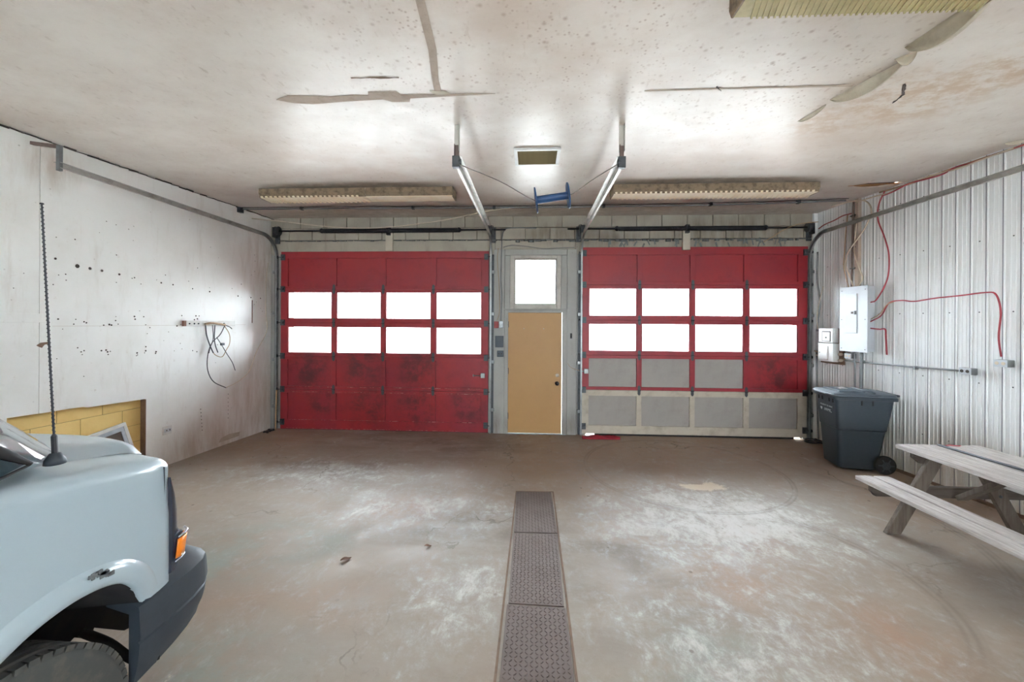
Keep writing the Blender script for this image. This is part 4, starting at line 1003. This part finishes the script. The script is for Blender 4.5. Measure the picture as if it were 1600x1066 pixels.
def lettering(txt, size, name, mat, parent, loc, rot, ext=.0006):
    cu = bpy.data.curves.new(name, 'FONT'); cu.body = txt; cu.size = size; cu.align_x = 'CENTER'; cu.align_y = 'CENTER'; cu.extrude = ext; cu.resolution_u = 3
    tmp = bpy.data.objects.new(name, cu); COL.objects.link(tmp); dg = bpy.context.evaluated_depsgraph_get()
    me = bpy.data.meshes.new_from_object(tmp.evaluated_get(dg)); bpy.data.objects.remove(tmp)
    me.materials.clear(); me.materials.append(mat); o = bpy.data.objects.new(name, me); COL.objects.link(o); o.parent = parent; o.location = loc; o.rotation_euler = rot
    return o
RT = (math.pi / 2 - .057, 0, -math.pi / 2)
lettering('PROPERTY OF IWMC', .03, 'print', M['bin_text'], bn, (-.289, 0, .788), RT)
lettering('IWMC', .062, 'print', M['bin_text'], bn, (-.2865, -.035, .735), RT)
lg = MB(); lg.add([(-.2875, .14, .738), (-.286, .115, .712), (-.2875, .09, .738), (-.289, .10, .757), (-.2885, .115, .75), (-.289, .13, .757)], [(0, 1, 2, 3, 4, 5)]); lg.build('print', M['bin_text'], bn, solid=.0012)
bag = thing('bin_tag', 'small pale torn label lying on the bin lid', 'label', (4.075, 5.475, 1.016), .3)
MB().grid([[(-.07 + .14 * u, -.045 + .09 * v, .003 + .006 * math.sin(5 * u + 3 * v)) for v in (0, .33, .66, 1)] for u in (0, .25, .5, .75, 1)]).build('paper', M['plastic_w'], bag, smooth=True, solid=.001)

# picnic table
XC = 3.755
tb = thing('picnic_table', 'weathered grey wooden picnic table by the steel wall', 'table', (XC, 3.0, 0))
def tp(m, name, mat, **k): return adopt(m.build(name, mat, **k), tb)
Y0, Y1 = 2.02, 3.89
for i in range(5):
    x0 = 3.387 + i * .149; dy = rr.uniform(-.012, .008)
    tp(MB().box(x0, x0 + .142, Y0 + dy, Y1 + dy if i else Y1, .712, .75), 'top_plank', M['plank'], bevel=.005)
for sg in (-1, 1):
    for i in range(2):
        xa = XC + sg * (.727 - i * .157); xb = xa - sg * .136
        tp(MB().box(min(xa, xb), max(xa, xb), Y0 - .0, Y1 - .008 * i, .413, .45), 'bench_plank', M['plank'], bevel=.005)
for yf, ysg in ((3.72, 1), (2.19, -1)):
    for sg in (-1, 1):
        tp(MB().prism([(XC + sg * .605, 0), (XC + sg * .48, 0), (XC + sg * .095, .71), (XC + sg * .22, .71)], lambda p, q, d: (p, d, q), yf - .02, yf + .02), 'leg', M['leg_w'], bevel=.004)
    tp(MB().prism([(XC - .70, .413), (XC + .70, .413), (XC + .70, .36), (XC + .66, .315), (XC - .66, .315), (XC - .70, .36)], lambda p, q, d: (p, d, q), yf + ysg * .022, yf + ysg * .06), 'bench_beam', M['beam_w'], bevel=.004)
    tp(MB().prism([(XC - .34, .711), (XC + .34, .711), (XC + .34, .67), (XC + .28, .62), (XC - .28, .62), (XC - .34, .67)], lambda p, q, d: (p, d, q), yf + ysg * .022, yf + ysg * .06), 'top_cleat', M['beam_w'], bevel=.004)
    tp(MB().beam((XC, yf - ysg * .04, .345), (XC, yf - ysg * .46, .70), .088, .038, (0, ysg * .6, .7)), 'brace', M['leg_w'], bevel=.004)
    for sg in (-1, 1):
        for z in (.36, .66):
            xx = XC + sg * (.545 - .39 * z / .71); tp(MB().lathe([(.014, 0), (.012, .008), (.005, .01)], (xx, yf - .02, z), (0, -1, 0), 8), 'bolt', M['dark_steel'])
rod = MB().tube([(3.735, 3.86, .760), (3.748, 3.2, .760), (3.765, 2.2, .760)], .0095, 8).build('metal_rod', M['wire_dark'], smooth=True)
tag(rod, 'thin black metal rod lying along the picnic table top', 'rod')
rc = cable('red_cord', [(3.78, 3.84, .755), (3.84, 3.862, .757), (3.90, 3.85, .755), (3.93, 3.86, .755)], .005, M['wire_red']); tag(rc, 'short red cord on the far end of the picnic table', 'cord')

# rag, floor cables, stick
rows = []
for i in range(13):
    u = i / 12; rows.append([(.80 + .60 * u, 6.42 + .05 * math.sin(3 * u) + .17 * (v - .5) * (.45 + .55 * math.sin(math.pi * u)), .006 + .05 * abs(math.sin(7 * u + 4 * v)) * math.sin(math.pi * v)) for v in [k / 6 for k in range(7)]])
tag(MB().grid(rows).build('rag', M['rag'], smooth=True, solid=.006), 'crumpled red rag on the floor under the right garage door', 'rag')
pts = [(4.30, 6.52, .012)] + [(4.37 + .11 * math.cos(a_ / 4), 6.42 + .09 * math.sin(a_ / 4), .012 + .0012 * a_) for a_ in range(4, 44)] + [(4.48, 6.30, .014), (4.40, 6.2, .012)]
tag(cable('floor_cable', pts, .009, M['wire_dark'], sm=2), 'coiled black cable on the floor in the right corner', 'cable')
tag(MB().tube([(-4.385, D - .075, .004), (-4.378, D - .062, .68)], .011, 8).build('wooden_stick', M['stick'], smooth=True), 'pale wooden stick leaning upright beside the left red door', 'stick')
gl_ = MB()
for k in range(9): gl_.lathe([(.03 * rr.uniform(.5, 1), 0), (.022, .02), (.008, .03)], (lx(6.3) + .08 + rr.uniform(0, .1), 6.45 + rr.uniform(-.1, .08), 0), (0, 0, 1), 6)
tag(gl_.build('rubble', M['liner']), 'small dark heap of debris in the left door corner', 'debris')['kind'] = 'stuff'
for i, (x, y, s_, rz, lab) in enumerate(((-1.45, 3.03, .05, .6, 'small brown dead leaf on the floor beside the van'), (-.86, 3.25, .035, .2, 'tiny brown leaf on the floor between van and tread plates'))):
    lf = MB().grid([[(s_ * (u - .5) * 1.6, s_ * (v - .5) * math.sin(math.pi * min(.98, u + .02)), .004 + .01 * abs(v - .5) + .004 * math.sin(6 * u)) for v in (0, .25, .5, .75, 1)] for u in [k / 8 for k in range(9)]])
    o = lf.build('leaf', M['leaf'], solid=.001); o.location = (x, y, .003); o.rotation_euler = (0, 0, rz); tag(o, lab, 'leaf')

# ================================================================== CEILING THINGS
def fixture(label, x0, x1, yc, split=None, lens='lens', side='lens_dirty', step=.062, wide=.026):
    t_ = thing('fluorescent_light', label, 'ceiling light', ((x0 + x1) / 2, yc, H - .1), 0, 'fluorescent wrap lights')
    hw = .13
    adopt(MB().box(x0 + .005, x1 - .005, yc - .105, yc + .105, H - .035, H - .001).build('pan', M['pan'], bevel=.003), t_)
    def shell(a_, b_, bottom, nm, mat):
        pr = [(-hw, H - .012), (-hw - .004, H - .075), (-hw + .02, H - .125), (hw - .02, H - .125), (hw + .004, H - .075), (hw, H - .012)]
        if bottom: m = MB().grid([[(x, yc + p_, z) for p_, z in pr] for x in (a_, b_)])
        else: m = MB().grid([[(x, yc + p_, z) for p_, z in pr[:3]] for x in (a_, b_)]).grid([[(x, yc + p_, z) for p_, z in pr[3:]] for x in (a_, b_)])
        return adopt(m.build(nm, mat, solid=.004), t_)
    parts = [(x0, x1, True)] if split is None else [(x0, split, True), (split + .01, x1, False)]
    for a_, b_, bot in parts:
        ls = shell(a_, b_, True, 'lens' if bot else 'bare_tray', M[side])
        if bot:
            rb = MB(); x = a_ + .03
            while x < b_ - .05:
                rb.beam((x, yc - hw + .0, H - .118), (x + .07, yc + hw - .018, H - .131), wide, .016)
                x += step
            rb.box(a_, b_, yc - hw + .02, yc + hw - .02, H - .129, H - .124)
            o = adopt2(rb.build('prism_ribs', M[lens]), ls, t_); o['kind'] = 'stuff'
        else: adopt2(MB().box(a_, b_, yc - hw + .012, yc + hw - .02, H - .131, H - .124).build('tray_bottom', M['lens']), ls, t_)
    for x in (x0, x1):
        adopt(MB().prism([(-hw, H - .008), (-hw - .006, H - .075), (-hw + .018, H - .132), (hw - .018, H - .132), (hw + .006, H - .075), (hw, H - .008)], lambda p, q, d: (x + d, yc + p, q), -.006, .006).build('end_cap', M['lens_dirty'], bevel=.002), t_)
    return t_
fixture('left ceiling light, its right half without a lens, above the red door', -3.66, -1.06, 5.24, split=-2.22)
fixture('right ceiling light with ribbed yellowed lens above the right door', 1.02, 3.54, 5.24)
fixture('nearest ceiling light, only its olive edge showing at the top', 1.06, 2.30, 2.08, lens='olive', side='olive', step=.03, wide=.009)
vn = thing('ceiling_vent', 'recessed square ceiling grille in a white frame', 'vent', (.03, 4.23, H))
vf = MB()
for a_ in ((-.205, .275, 4.03, 4.065), (-.205, .275, 4.41, 4.45), (-.205, -.17, 4.065, 4.41), (.24, .275, 4.065, 4.41)): vf.box(a_[0], a_[1], a_[2], a_[3], H - .022, H - .001)
adopt(vf.build('vent_frame', M['plastic_w'], bevel=.003), vn)
adopt(MB().box(-.17, .24, 4.065, 4.41, H - .004, H - .0015).build('vent_back', M['hole']), vn)
for k in range(9):
    y = 4.075 + k * .038; adopt(MB().beam((-.17, y + .012, H - .012), (.24, y + .012, H - .012), .030, .003, (0, .75, .65)).build('louvre', M['grille']), vn)
# cable spool on a rope between the tracks
cc = (.165, 3.575, 2.985); axs = Vector((1, 0, .14)).normalized()
sp_ = thing('cable_spool', 'empty blue plastic cable spool hanging from a rope', 'spool', cc)
e0, e1 = Vector(cc) - axs * .145, Vector(cc) + axs * .145
adopt(MB().lathe([(.034, 0), (.034, .29)], e0, axs, 20).build('core', M['blue'], smooth=True, angle=40), sp_)
for e_ in (e0, e1):
    adopt(MB().lathe([(.018, -.005), (.112, -.006), (.115, 0), (.112, .006), (.018, .005)], e_, axs, 30).build('flange', M['blue'], smooth=True, angle=40), sp_)
tag(cable('spool_rope', [(-.665, 3.50, 3.27), (-.3, 3.535, 3.125), tuple(e0 - axs * .01 + Vector((0, 0, .0))), tuple(cc), tuple(e1 + axs * .01), (.55, 3.575, 3.16), (.77, 3.57, 3.29)], .0045, M['rope']), 'thin grey rope slung between the two middle tracks', 'rope')
# conduit across the ceiling near the doors
cd = thing('ceiling_conduit', 'thin grey conduit running across the ceiling before the doors', 'conduit', (0, 5.98, H))
pth = [(-4.57, 5.98, H - .03), (-2.5, 6.0, H - .03), (-.5, 6.03, H - .03), (1.5, 6.02, H - .03), (3.2, 5.96, H - .03), (4.40, 5.84, H - .03)]
adopt(cable('pipe', pth, .012, M['conduit']), cd)
adopt(cable('pipe', [(x, y - .05, z + .012) for x, y, z in pth], .006, M['wire_dark']), cd)
for x, y in ((-3.6, 5.99), (-1.85, 6.01), (-.6, 6.03), (1.05, 6.02), (2.6, 5.98), (3.8, 5.91)):
    adopt(MB().box(x - .02, x + .02, y - .03, y + .03, H - .048, H - .001).build('clamp', M['dark_steel'], bevel=.004), cd)
jb = MB(); jb.box(-4.60, -4.54, 5.92, 6.0, H - .09, H - .01); adopt(jb.build('end_box', M['dark_steel'], bevel=.006), cd)
tag(cable('slack_cable', [(-4.50, 6.12, 3.50), (-4.1, 6.2, 3.475), (-3.3, 6.22, 3.385), (-2.75, 6.22, 3.36), (-2.2, 6.2, 3.375), (-1.4, 6.12, 3.45), (-.7, 6.06, 3.57), (-.35, 6.03, 3.60)], .008, M['wire_white']), 'slack pale cable drooping in front of the left spring shaft', 'cable')

# ================================================================== LEFT WALL THINGS (local x = out of the wall, y = along it)
def lwt(name, label, cat, y, group=None): return thing(name, label, cat, (lx(y), y, 0), PHL, group)
st_ = lwt('wooden_batten', 'white batten with bolts and a brown end on the left wall', 'batten', 5.45)
MB().box(.002, .03, -.365, .42, 1.788, 1.862).build('batten_board', M['strip_w'], st_, bevel=.003)
MB().box(.001, .031, -.40, -.364, 1.788, 1.862).build('batten_end', M['strip_end'], st_, bevel=.002)
for y in (-.32, -.25, -.19, .05, .22): MB().lathe([(.011, 0), (.009, .008), (.004, .01)], (.03, y, 1.822), (1, 0, 0), 8).build('bolt', M['dark_steel'], st_)
wb_ = lwt('wire_bundle', 'tangle of dark wires hanging from the batten on the left wall', 'wires', 5.45)
def lc(nm, pts, r, mat, par=wb_): return cable(nm, pts, r, mat, par)
lc('wire', [(.05, -.10, 1.80), (.055, -.085, 1.65), (.05, -.02, 1.49), (.045, .03, 1.40)], .008, M['wire_dark'])
lc('wire', [(.045, -.10, 1.815), (.06, -.02, 1.83), (.06, .12, 1.815), (.05, .22, 1.80)], .016, M['wire_tan'])
lc('wire', [(.05, .05, 1.80), (.05, .04, 1.62), (.05, .06, 1.50), (.05, .10, 1.40)], .007, M['wire_dark'])
lc('wire', [(.05, .01, 1.80), (.05, .02, 1.6), (.045, -.02, 1.48), (.045, -.04, 1.40)], .005, M['wire_dark'])
lc('wire', [(.05, .22, 1.80), (.055, .13, 1.66), (.05, .0, 1.54), (.045, -.06, 1.36), (.04, -.05, 1.15), (.035, .05, .98), (.03, .26, .86)], .006, M['wire_dark'])
lc('wire', [(.05, .20, 1.80), (.055, .29, 1.66), (.05, .30, 1.52), (.045, .25, 1.43), (.04, .18, 1.33), (.045, .06, 1.37), (.05, .0, 1.45)], .005, M['wire_tan'])
lc('wire', [(.05, .08, 1.62), (.05, .18, 1.48), (.045, .25, 1.38), (.04, .36, 1.23), (.035, .42, 1.10)], .005, M['wire_dark'])
lc('wire', [(.05, .22, 1.80), (.05, .30, 1.77), (.05, .34, 1.74)], .006, M['wire_dark'])
MB().box(.04, .07, .14, .20, 1.50, 1.535).build('wire_nut', M['dark_steel'], wb_, bevel=.008)
tag(cable('hanging_cable', [(lx(5.71) + .03, 5.71, .86), (lx(5.95) + .03, 5.95, .93), (lx(6.15) + .03, 6.15, 1.07), (lx(6.3) + .03, 6.28, 1.35), (lx(6.47) + .03, 6.47, 1.62), (lx(6.5) + .05, 6.49, 1.78), (lx(6.45) + .05, 6.46, 2.0), (lx(6.45) + .05, 6.46, 2.5), (lx(6.5) + .05, 6.50, 2.85)], .005, M['wire_white']), 'thin white cable looping down the left wall by the track', 'cable')
ob = lwt('wall_outlet', 'white outlet low on the left wall right of the yellow niche', 'outlet', 4.862)
MB().box(.0, .012, -.06, .055, .40, .505).build('outlet_plate', M['plastic_w'], ob, bevel=.003)
MB().box(.012, .02, -.045, .04, .43, .475).build('outlet_face', M['box_grey'], ob, bevel=.003)
for y in (-.025, .015): MB().box(.02, .0212, y, y + .012, .445, .462).build('slot', M['hole'], ob)
# window frame leaning in the niche
sf = thing('window_frame', 'old aluminium window sash leaning in the yellow wall niche', 'window sash', (lx(4.0) + .14, 4.0, 0), PHL)
def leanb(y0, y1, z0, z1, nm, mat, d0=-.012, d1=.012, par=sf):
    m = MB(); m.prism([(y0, z0), (y1, z0), (y1, z1), (y0, z1)], lambda p, q, d: (d - .17 * q, p * .985 - q * .18, q + p * .16 + .085), d0, d1); return m.build(nm, mat, par, bevel=.003)
for a_ in ((-.46, .43, .50, .535), (-.46, .43, 0, .035), (-.46, -.425, .035, .50), (.395, .43, .035, .50)): leanb(*a_, 'frame_bar', M['plastic_w'])
for a_ in ((-.425, .395, .455, .50), (-.425, .395, .035, .08), (-.425, -.39, .08, .455), (.36, .395, .08, .455)): leanb(*a_, 'sash_bar', M['wood_screen'], -.008, .008)
leanb(-.39, .36, .08, .455, 'screen', M['screen'], -.002, .002)

# ================================================================== RIGHT WALL THINGS (local -x = into the room)
def rwt(name, label, cat, y, group=None): return thing(name, label, cat, (rx(y), y, 0), PHR, group)
ep = rwt('breaker_panel', 'tall grey electrical breaker panel on the steel wall', 'breaker panel', 5.80)
b0 = MB().box(-.11, .0, -.20, .21, 1.49, 2.38).build('cabinet', M['box_grey'], ep, bevel=.006)
MB().box(-.118, -.109, -.215, .225, 1.478, 2.392).build('cover', M['box_grey'], ep, bevel=.004)
dr = MB().box(-.125, -.117, -.06, .13, 1.74, 2.29).build('panel_door', M['box_grey'], ep, bevel=.004)
sub(MB().box(-.130, -.125, -.052, -.022, 2.0, 2.05), 'latch', M['knob'], dr, bevel=.003)
sub(MB().box(-.1265, -.125, -.01, .03, 2.01, 2.04), 'door_label', M['hole'], dr)
for y in (-.18, .19):
    for z in (1.52, 1.93, 2.34): MB().lathe([(.007, 0), (.005, .004)], (-.118, y, z), (-1, 0, 0), 8).build('cover_screw', M['dark_steel'], ep)
bk_ = rwt('backing_board', 'dark plywood board behind the two small switch boxes', 'board', 6.24)
MB().box(-.035, -.0, -.185, .22, 1.265, 1.80).build('board', M['edge_wood'], bk_, bevel=.003)
for z in (1.33, 1.42): MB().lathe([(.022, 0), (.026, .03), (.014, .05)], (-.035, -.165, z), (-1, 0, 0), 12).build('knob_insulator', M['tape'], bk_, smooth=True)
sb = rwt('switch_box', 'small white switch box above another beside the breaker panel', 'switch box', 6.25)
MB().box(-.13, -.036, -.12, .14, 1.585, 1.80).build('box', M['plastic_w'], sb, bevel=.006)
k_ = MB().box(-.137, -.13, -.075, .06, 1.61, 1.745).build('box_door', M['plastic_w'], sb, bevel=.004)
sub(MB().lathe([(.012, 0), (.01, .008)], (-.137, -.01, 1.66), (-1, 0, 0), 10), 'lock', M['knob'], k_)
MB().box(-.1325, -.129, -.085, .07, 1.60, 1.755).build('door_gap', M['hole'], sb)
sb2 = rwt('fuse_box', 'white fuse box with raised door under the switch box', 'fuse box', 6.25)
MB().box(-.13, -.036, -.13, .15, 1.30, 1.575).build('box', M['plastic_w'], sb2, bevel=.006)
k_ = MB().box(-.143, -.13, -.04, .135, 1.325, 1.53).build('box_door', M['plastic_w'], sb2, bevel=.006)
sub(MB().lathe([(.008, 0), (.006, .006)], (-.143, .10, 1.43), (-1, 0, 0), 8), 'lock', M['knob'], k_)
gb = rwt('meter_box', 'narrow blue grey box edge beside the switch boxes in the corner', 'box', 6.47)
MB().box(-.07, 0, -.03, .05, 1.42, 1.78).build('box', M['box_dark'], gb, bevel=.004)
MB().box(-.075, -.07, -.02, .04, 1.45, 1.75).build('box_cover', M['steel'], gb, bevel=.002)
pc = rwt('plug_connector', 'pale plug connector left of the fuse box', 'plug', 6.44)
MB().tube([(-.07, .06, 1.375), (-.07, .02, 1.375), (-.07, .018, 1.375), (-.07, -.05, 1.375)], [.018, .018, .028, .028], 10).build('plug', M['cream'], pc, smooth=True, angle=40)
MB().tube([(-.07, -.05, 1.40), (-.07, .1, 1.44)], .009, 8).build('lead', M['wire_tan'], pc)
# outlets and conduit
def outlet(label, y, z, grp='outlet boxes on the steel wall'):
    o = rwt('outlet_box', label, 'outlet', y, grp)
    MB().box(-.075, .0, -.055, .055, z - .035, z + .035).build('box', M['steel'], o, bevel=.004)
    f_ = MB().box(-.081, -.074, -.055, .055, z - .035, z + .035).build('face_plate', M['box_grey'], o, bevel=.003)
    for yy in (-.026, .026): sub(MB().lathe([(.017, 0), (.016, .003)], (-.081, yy, z), (-1, 0, 0), 12), 'socket', M['hole'] if 'dark' in label else M['wire_white'], f_)
outlet('metal outlet box with dark sockets at the end of the grey conduit', 4.50, 1.37)
outlet('pale metal outlet box under the hanging red cable', 4.20, 1.485)
outlet('small metal outlet box tucked under the breaker panel', 5.93, 1.41)
def rpt(y, z, off): return (rx(y) - off, y, z)
cn = thing('wall_conduit', 'grey conduit running level along the steel wall to an outlet', 'conduit', rpt(5.3, 1.33, .02))
adopt(cable('pipe', [rpt(6.03, 1.33, .03), rpt(5.3, 1.345, .03), rpt(4.56, 1.365, .03)], .011, M['conduit']), cn)
for y in (5.75, 5.05): adopt(MB().box(rx(y) - .045, rx(y), y - .012, y + .012, 1.32, 1.365).build('strap', M['steel'], bevel=.003), cn)
dc = thing('drop_conduit', 'pair of grey conduits dropping from the breaker panel behind the bin', 'conduit', rpt(5.75, 0, .03))
adopt(cable('pipe', [rpt(5.74, 1.49, .05), rpt(5.76, .9, .04), rpt(5.78, .3, .04), rpt(5.78, .02, .04)], .019, M['conduit']), dc)
adopt(cable('pipe', [rpt(5.85, 1.49, .05), rpt(5.85, .9, .04), rpt(5.85, .02, .04)], .010, M['conduit']), dc)
uc = thing('riser_conduit', 'brown post of conduits rising from the breaker panel to the ceiling', 'conduit', rpt(5.82, 2.39, .03))
adopt(MB().box(rx(5.82) - .05, rx(5.82) - .005, 5.80, 5.86, 2.385, H - .01).build('post', M['tape'], bevel=.004), uc)
adopt(cable('pipe', [rpt(5.90, 2.38, .05), rpt(5.90, 3.0, .04), rpt(5.89, H - .02, .04)], .012, M['brown_steel']), uc)
for z in (2.65, 2.95, 3.4): adopt(MB().box(rx(5.87) - .06, rx(5.87), 5.84, 5.93, z, z + .014).build('strap', M['dark_steel']), uc)
# loose cables
def rcab(label, pts, r, mat, nm='cable'): tag(cable(nm, [rpt(*p) for p in pts], r, mat), label, 'cable')
rcab('red cable from the ceiling down the steel wall into the breaker panel', [(5.42, 3.60, .05), (5.50, 3.45, .05), (5.50, 3.25, .06), (5.42, 3.0, .05), (5.36, 2.75, .05), (5.38, 2.45, .05), (5.52, 2.20, .05), (5.60, 2.16, .06)], .008, M['wire_red'])
rcab('long red cable swagged from the breaker panel to the far outlet', [(5.60, 1.90, .06), (5.46, 1.98, .05), (5.36, 2.14, .045), (5.20, 2.165, .045), (5.05, 2.145, .045), (4.82, 2.17, .045), (4.55, 2.185, .045), (4.35, 2.20, .045), (4.26, 2.175, .045), (4.22, 2.0, .045), (4.235, 1.75, .045), (4.21, 1.55, .05)], .008, M['wire_red'])
rcab('thin pale cable looping beside the long red cable', [(5.60, 1.93, .055), (5.48, 2.0, .05), (5.38, 2.12, .05), (5.30, 2.15, .05)], .006, M['wire_tan'])
rcab('short red cable stub dangling right of the breaker panel', [(5.60, 1.81, .06), (5.48, 1.80, .05), (5.41, 1.80, .045), (5.40, 1.70, .045), (5.385, 1.47, .045)], .009, M['wire_red'])
rcab('cream cable crossing the riser conduit above the breaker panel', [(5.62, 3.30, .06), (5.70, 3.15, .07), (5.88, 2.95, .08), (5.97, 2.85, .06), (6.0, 2.7, .05), (5.93, 2.55, .05), (5.86, 2.39, .06)], .009, M['wire_white'])
rcab('cream cable hanging close beside the riser conduit', [(5.80, 3.3, .07), (5.84, 2.9, .07), (5.76, 2.65, .07), (5.72, 2.5, .06), (5.78, 2.39, .06)], .008, M['wire_white'])
rcab('tan cable running down left of the breaker panel', [(5.97, 3.45, .05), (6.0, 3.2, .05), (6.02, 2.9, .05), (6.03, 2.7, .05), (5.98, 2.5, .05), (5.95, 2.39, .05)], .007, M['wire_tan'])
rcab('dull red cable from the riser conduit to the spring drum', [(5.90, 3.44, .06), (6.05, 3.45, .05), (6.2, 3.42, .05), (6.38, 3.40, .05), (6.48, 3.36, .06)], .008, M['red_box'])
rcab('white cable arching over the right end of the ceiling conduit', [(6.1, 3.60, .18), (5.9, 3.605, .10), (5.72, 3.57, .05), (5.62, 3.46, .05), (5.60, 3.3, .05)], .009, M['wire_white'])
rcab('red cable drooping along the top of the steel wall', [(5.46, 3.55, .05), (5.3, 3.56, .05), (5.12, 3.60, .04), (4.95, 3.58, .05), (4.75, 3.57, .05), (4.62, 3.60, .05), (4.5, 3.595, .04), (4.3, 3.595, .04), (4.15, 3.598, .04), (3.9, 3.595, .04), (3.5, 3.598, .04)], .008, M['wire_red'])
rcab('white cable drooping along the top of the steel wall', [(5.85, 3.58, .05), (5.55, 3.575, .05), (5.35, 3.56, .05), (5.15, 3.60, .04), (4.85, 3.60, .05), (4.6, 3.575, .05), (4.4, 3.585, .05), (4.1, 3.60, .04), (3.8, 3.61, .04)], .008, M['wire_white'])
rcab('tan cable tucked along the ceiling edge of the steel wall', [(5.5, 3.61, .04), (5.1, 3.595, .03), (4.7, 3.60, .04), (4.3, 3.60, .03), (3.9, 3.598, .03), (3.4, 3.60, .03)], .011, M['wire_tan'])
rcab('dark cable hanging in the corner beside the right track', [(6.50, 3.0, .06), (6.52, 2.6, .05), (6.46, 2.2, .05), (6.50, 1.9, .05), (6.52, 1.4, .05), (6.5, .6, .05), (6.46, .03, .06)], .012, M['conduit'])
rcab('thin pale cable looping in the corner left of the switch boxes', [(6.40, 2.45, .05), (6.46, 2.2, .06), (6.50, 2.0, .06), (6.48, 1.75, .06), (6.42, 1.55, .06), (6.38, 1.42, .07)], .006, M['wire_white'])
rcab('tan cable slanting from the right drum towards the door top', [(6.44, 3.46, .10), (6.50, 3.44, .35), (6.54, 3.36, .55), (6.56, 3.27, .68), (6.56, 3.17, .85)], .007, M['wire_tan'])

# ================================================================== FRONT PIER THINGS
rb_ = thing('alarm_box', 'small dull red box on the pier left of the walk door', 'box', (-.60, D - .012, 1.77))
adopt(MB().box(-.645, -.572, D - .06, D - .012, 1.765, 1.875).build('box', M['red_box'], bevel=.005), rb_)
adopt(MB().box(-.63, -.59, D - .064, D - .06, 1.80, 1.85).build('cover', M['red_box'], bevel=.002), rb_)
sw = thing('light_switch', 'grey metal switch beside the small red box', 'switch', (-.53, D - .012, 1.77))
adopt(MB().box(-.565, -.495, D - .04, D - .012, 1.765, 1.88).build('switch_plate', M['steel'], bevel=.004), sw)
adopt(MB().box(-.536, -.524, D - .056, D - .04, 1.805, 1.835).build('toggle', M['plastic_w'], bevel=.002), sw)
c1 = thing('control_box', 'larger dark blue grey control box under the switch', 'box', (-.555, D - .012, 1.44))
adopt(MB().box(-.625, -.49, D - .07, D - .012, 1.445, 1.635).build('box', M['box_dark'], bevel=.005), c1)
adopt(MB().box(-.612, -.503, D - .074, D - .07, 1.46, 1.62).build('cover', M['box_dark'], bevel=.002), c1)
c2 = thing('push_button_box', 'smaller dark square box below the control box', 'box', (-.54, D - .012, 1.28))
adopt(MB().box(-.595, -.488, D - .05, D - .012, 1.285, 1.39).build('box', M['box_dark'], bevel=.004), c2)
for x in (-.565, -.52): adopt(MB().lathe([(.012, 0), (.010, .008)], (x, D - .05, 1.338), (0, -1, 0), 10).build('button', M['knob']), c2)
hk = thing('coat_hook', 'small dark hook on the pier right of the walk door', 'hook', (.635, D - .012, 1.60))
adopt(MB().box(.618, .65, D - .018, D - .012, 1.60, 1.685).build('hook_plate', M['knob'], bevel=.003), hk)
adopt(MB().tube(smooth_path([(.634, D - .018, 1.66), (.634, D - .05, 1.655), (.634, D - .055, 1.625), (.634, D - .04, 1.615)], 4), .007, 8).build('hook', M['knob'], smooth=True), hk)
tag(cable('pier_conduit', [(-.535, D - .025, 1.875), (-.525, D - .025, 2.3), (-.54, D - .025, 2.6), (-.53, D - .025, 3.0), (-.52, D - .025, 3.3), (-.46, D - .025, 3.42), (-.30, D - .02, 3.44), (.05, D - .012, 3.435)], .009, M['conduit']), 'thin conduit climbing the pier and bending over the window', 'conduit')
tag(cable('pier_wire', [(-.605, D - .022, 1.88), (-.56, D - .022, 2.05), (-.57, D - .022, 2.5), (-.60, D - .022, 2.9), (-.585, D - .022, 3.1)], .005, M['wire_tan']), 'thin wire rising from the red box up the pier', 'wire')
tag(cable('sagging_wire', [(-.50, D - .012, 3.12), (-.35, D - .012, 3.15), (-.1, D - .012, 3.13), (.15, D - .012, 3.095), (.4, D - .012, 3.10), (.68, D - .012, 3.11)], .006, M['conduit']), 'thin wire sagging across the pier above the window', 'wire')
tag(cable('curved_wire', [(.575, D - .02, 1.19), (.62, D - .02, 1.13), (.70, D - .02, 1.09), (.77, D - .03, 1.075)], .004, M['wire_tan']), 'short curved wire right of the walk door', 'wire')
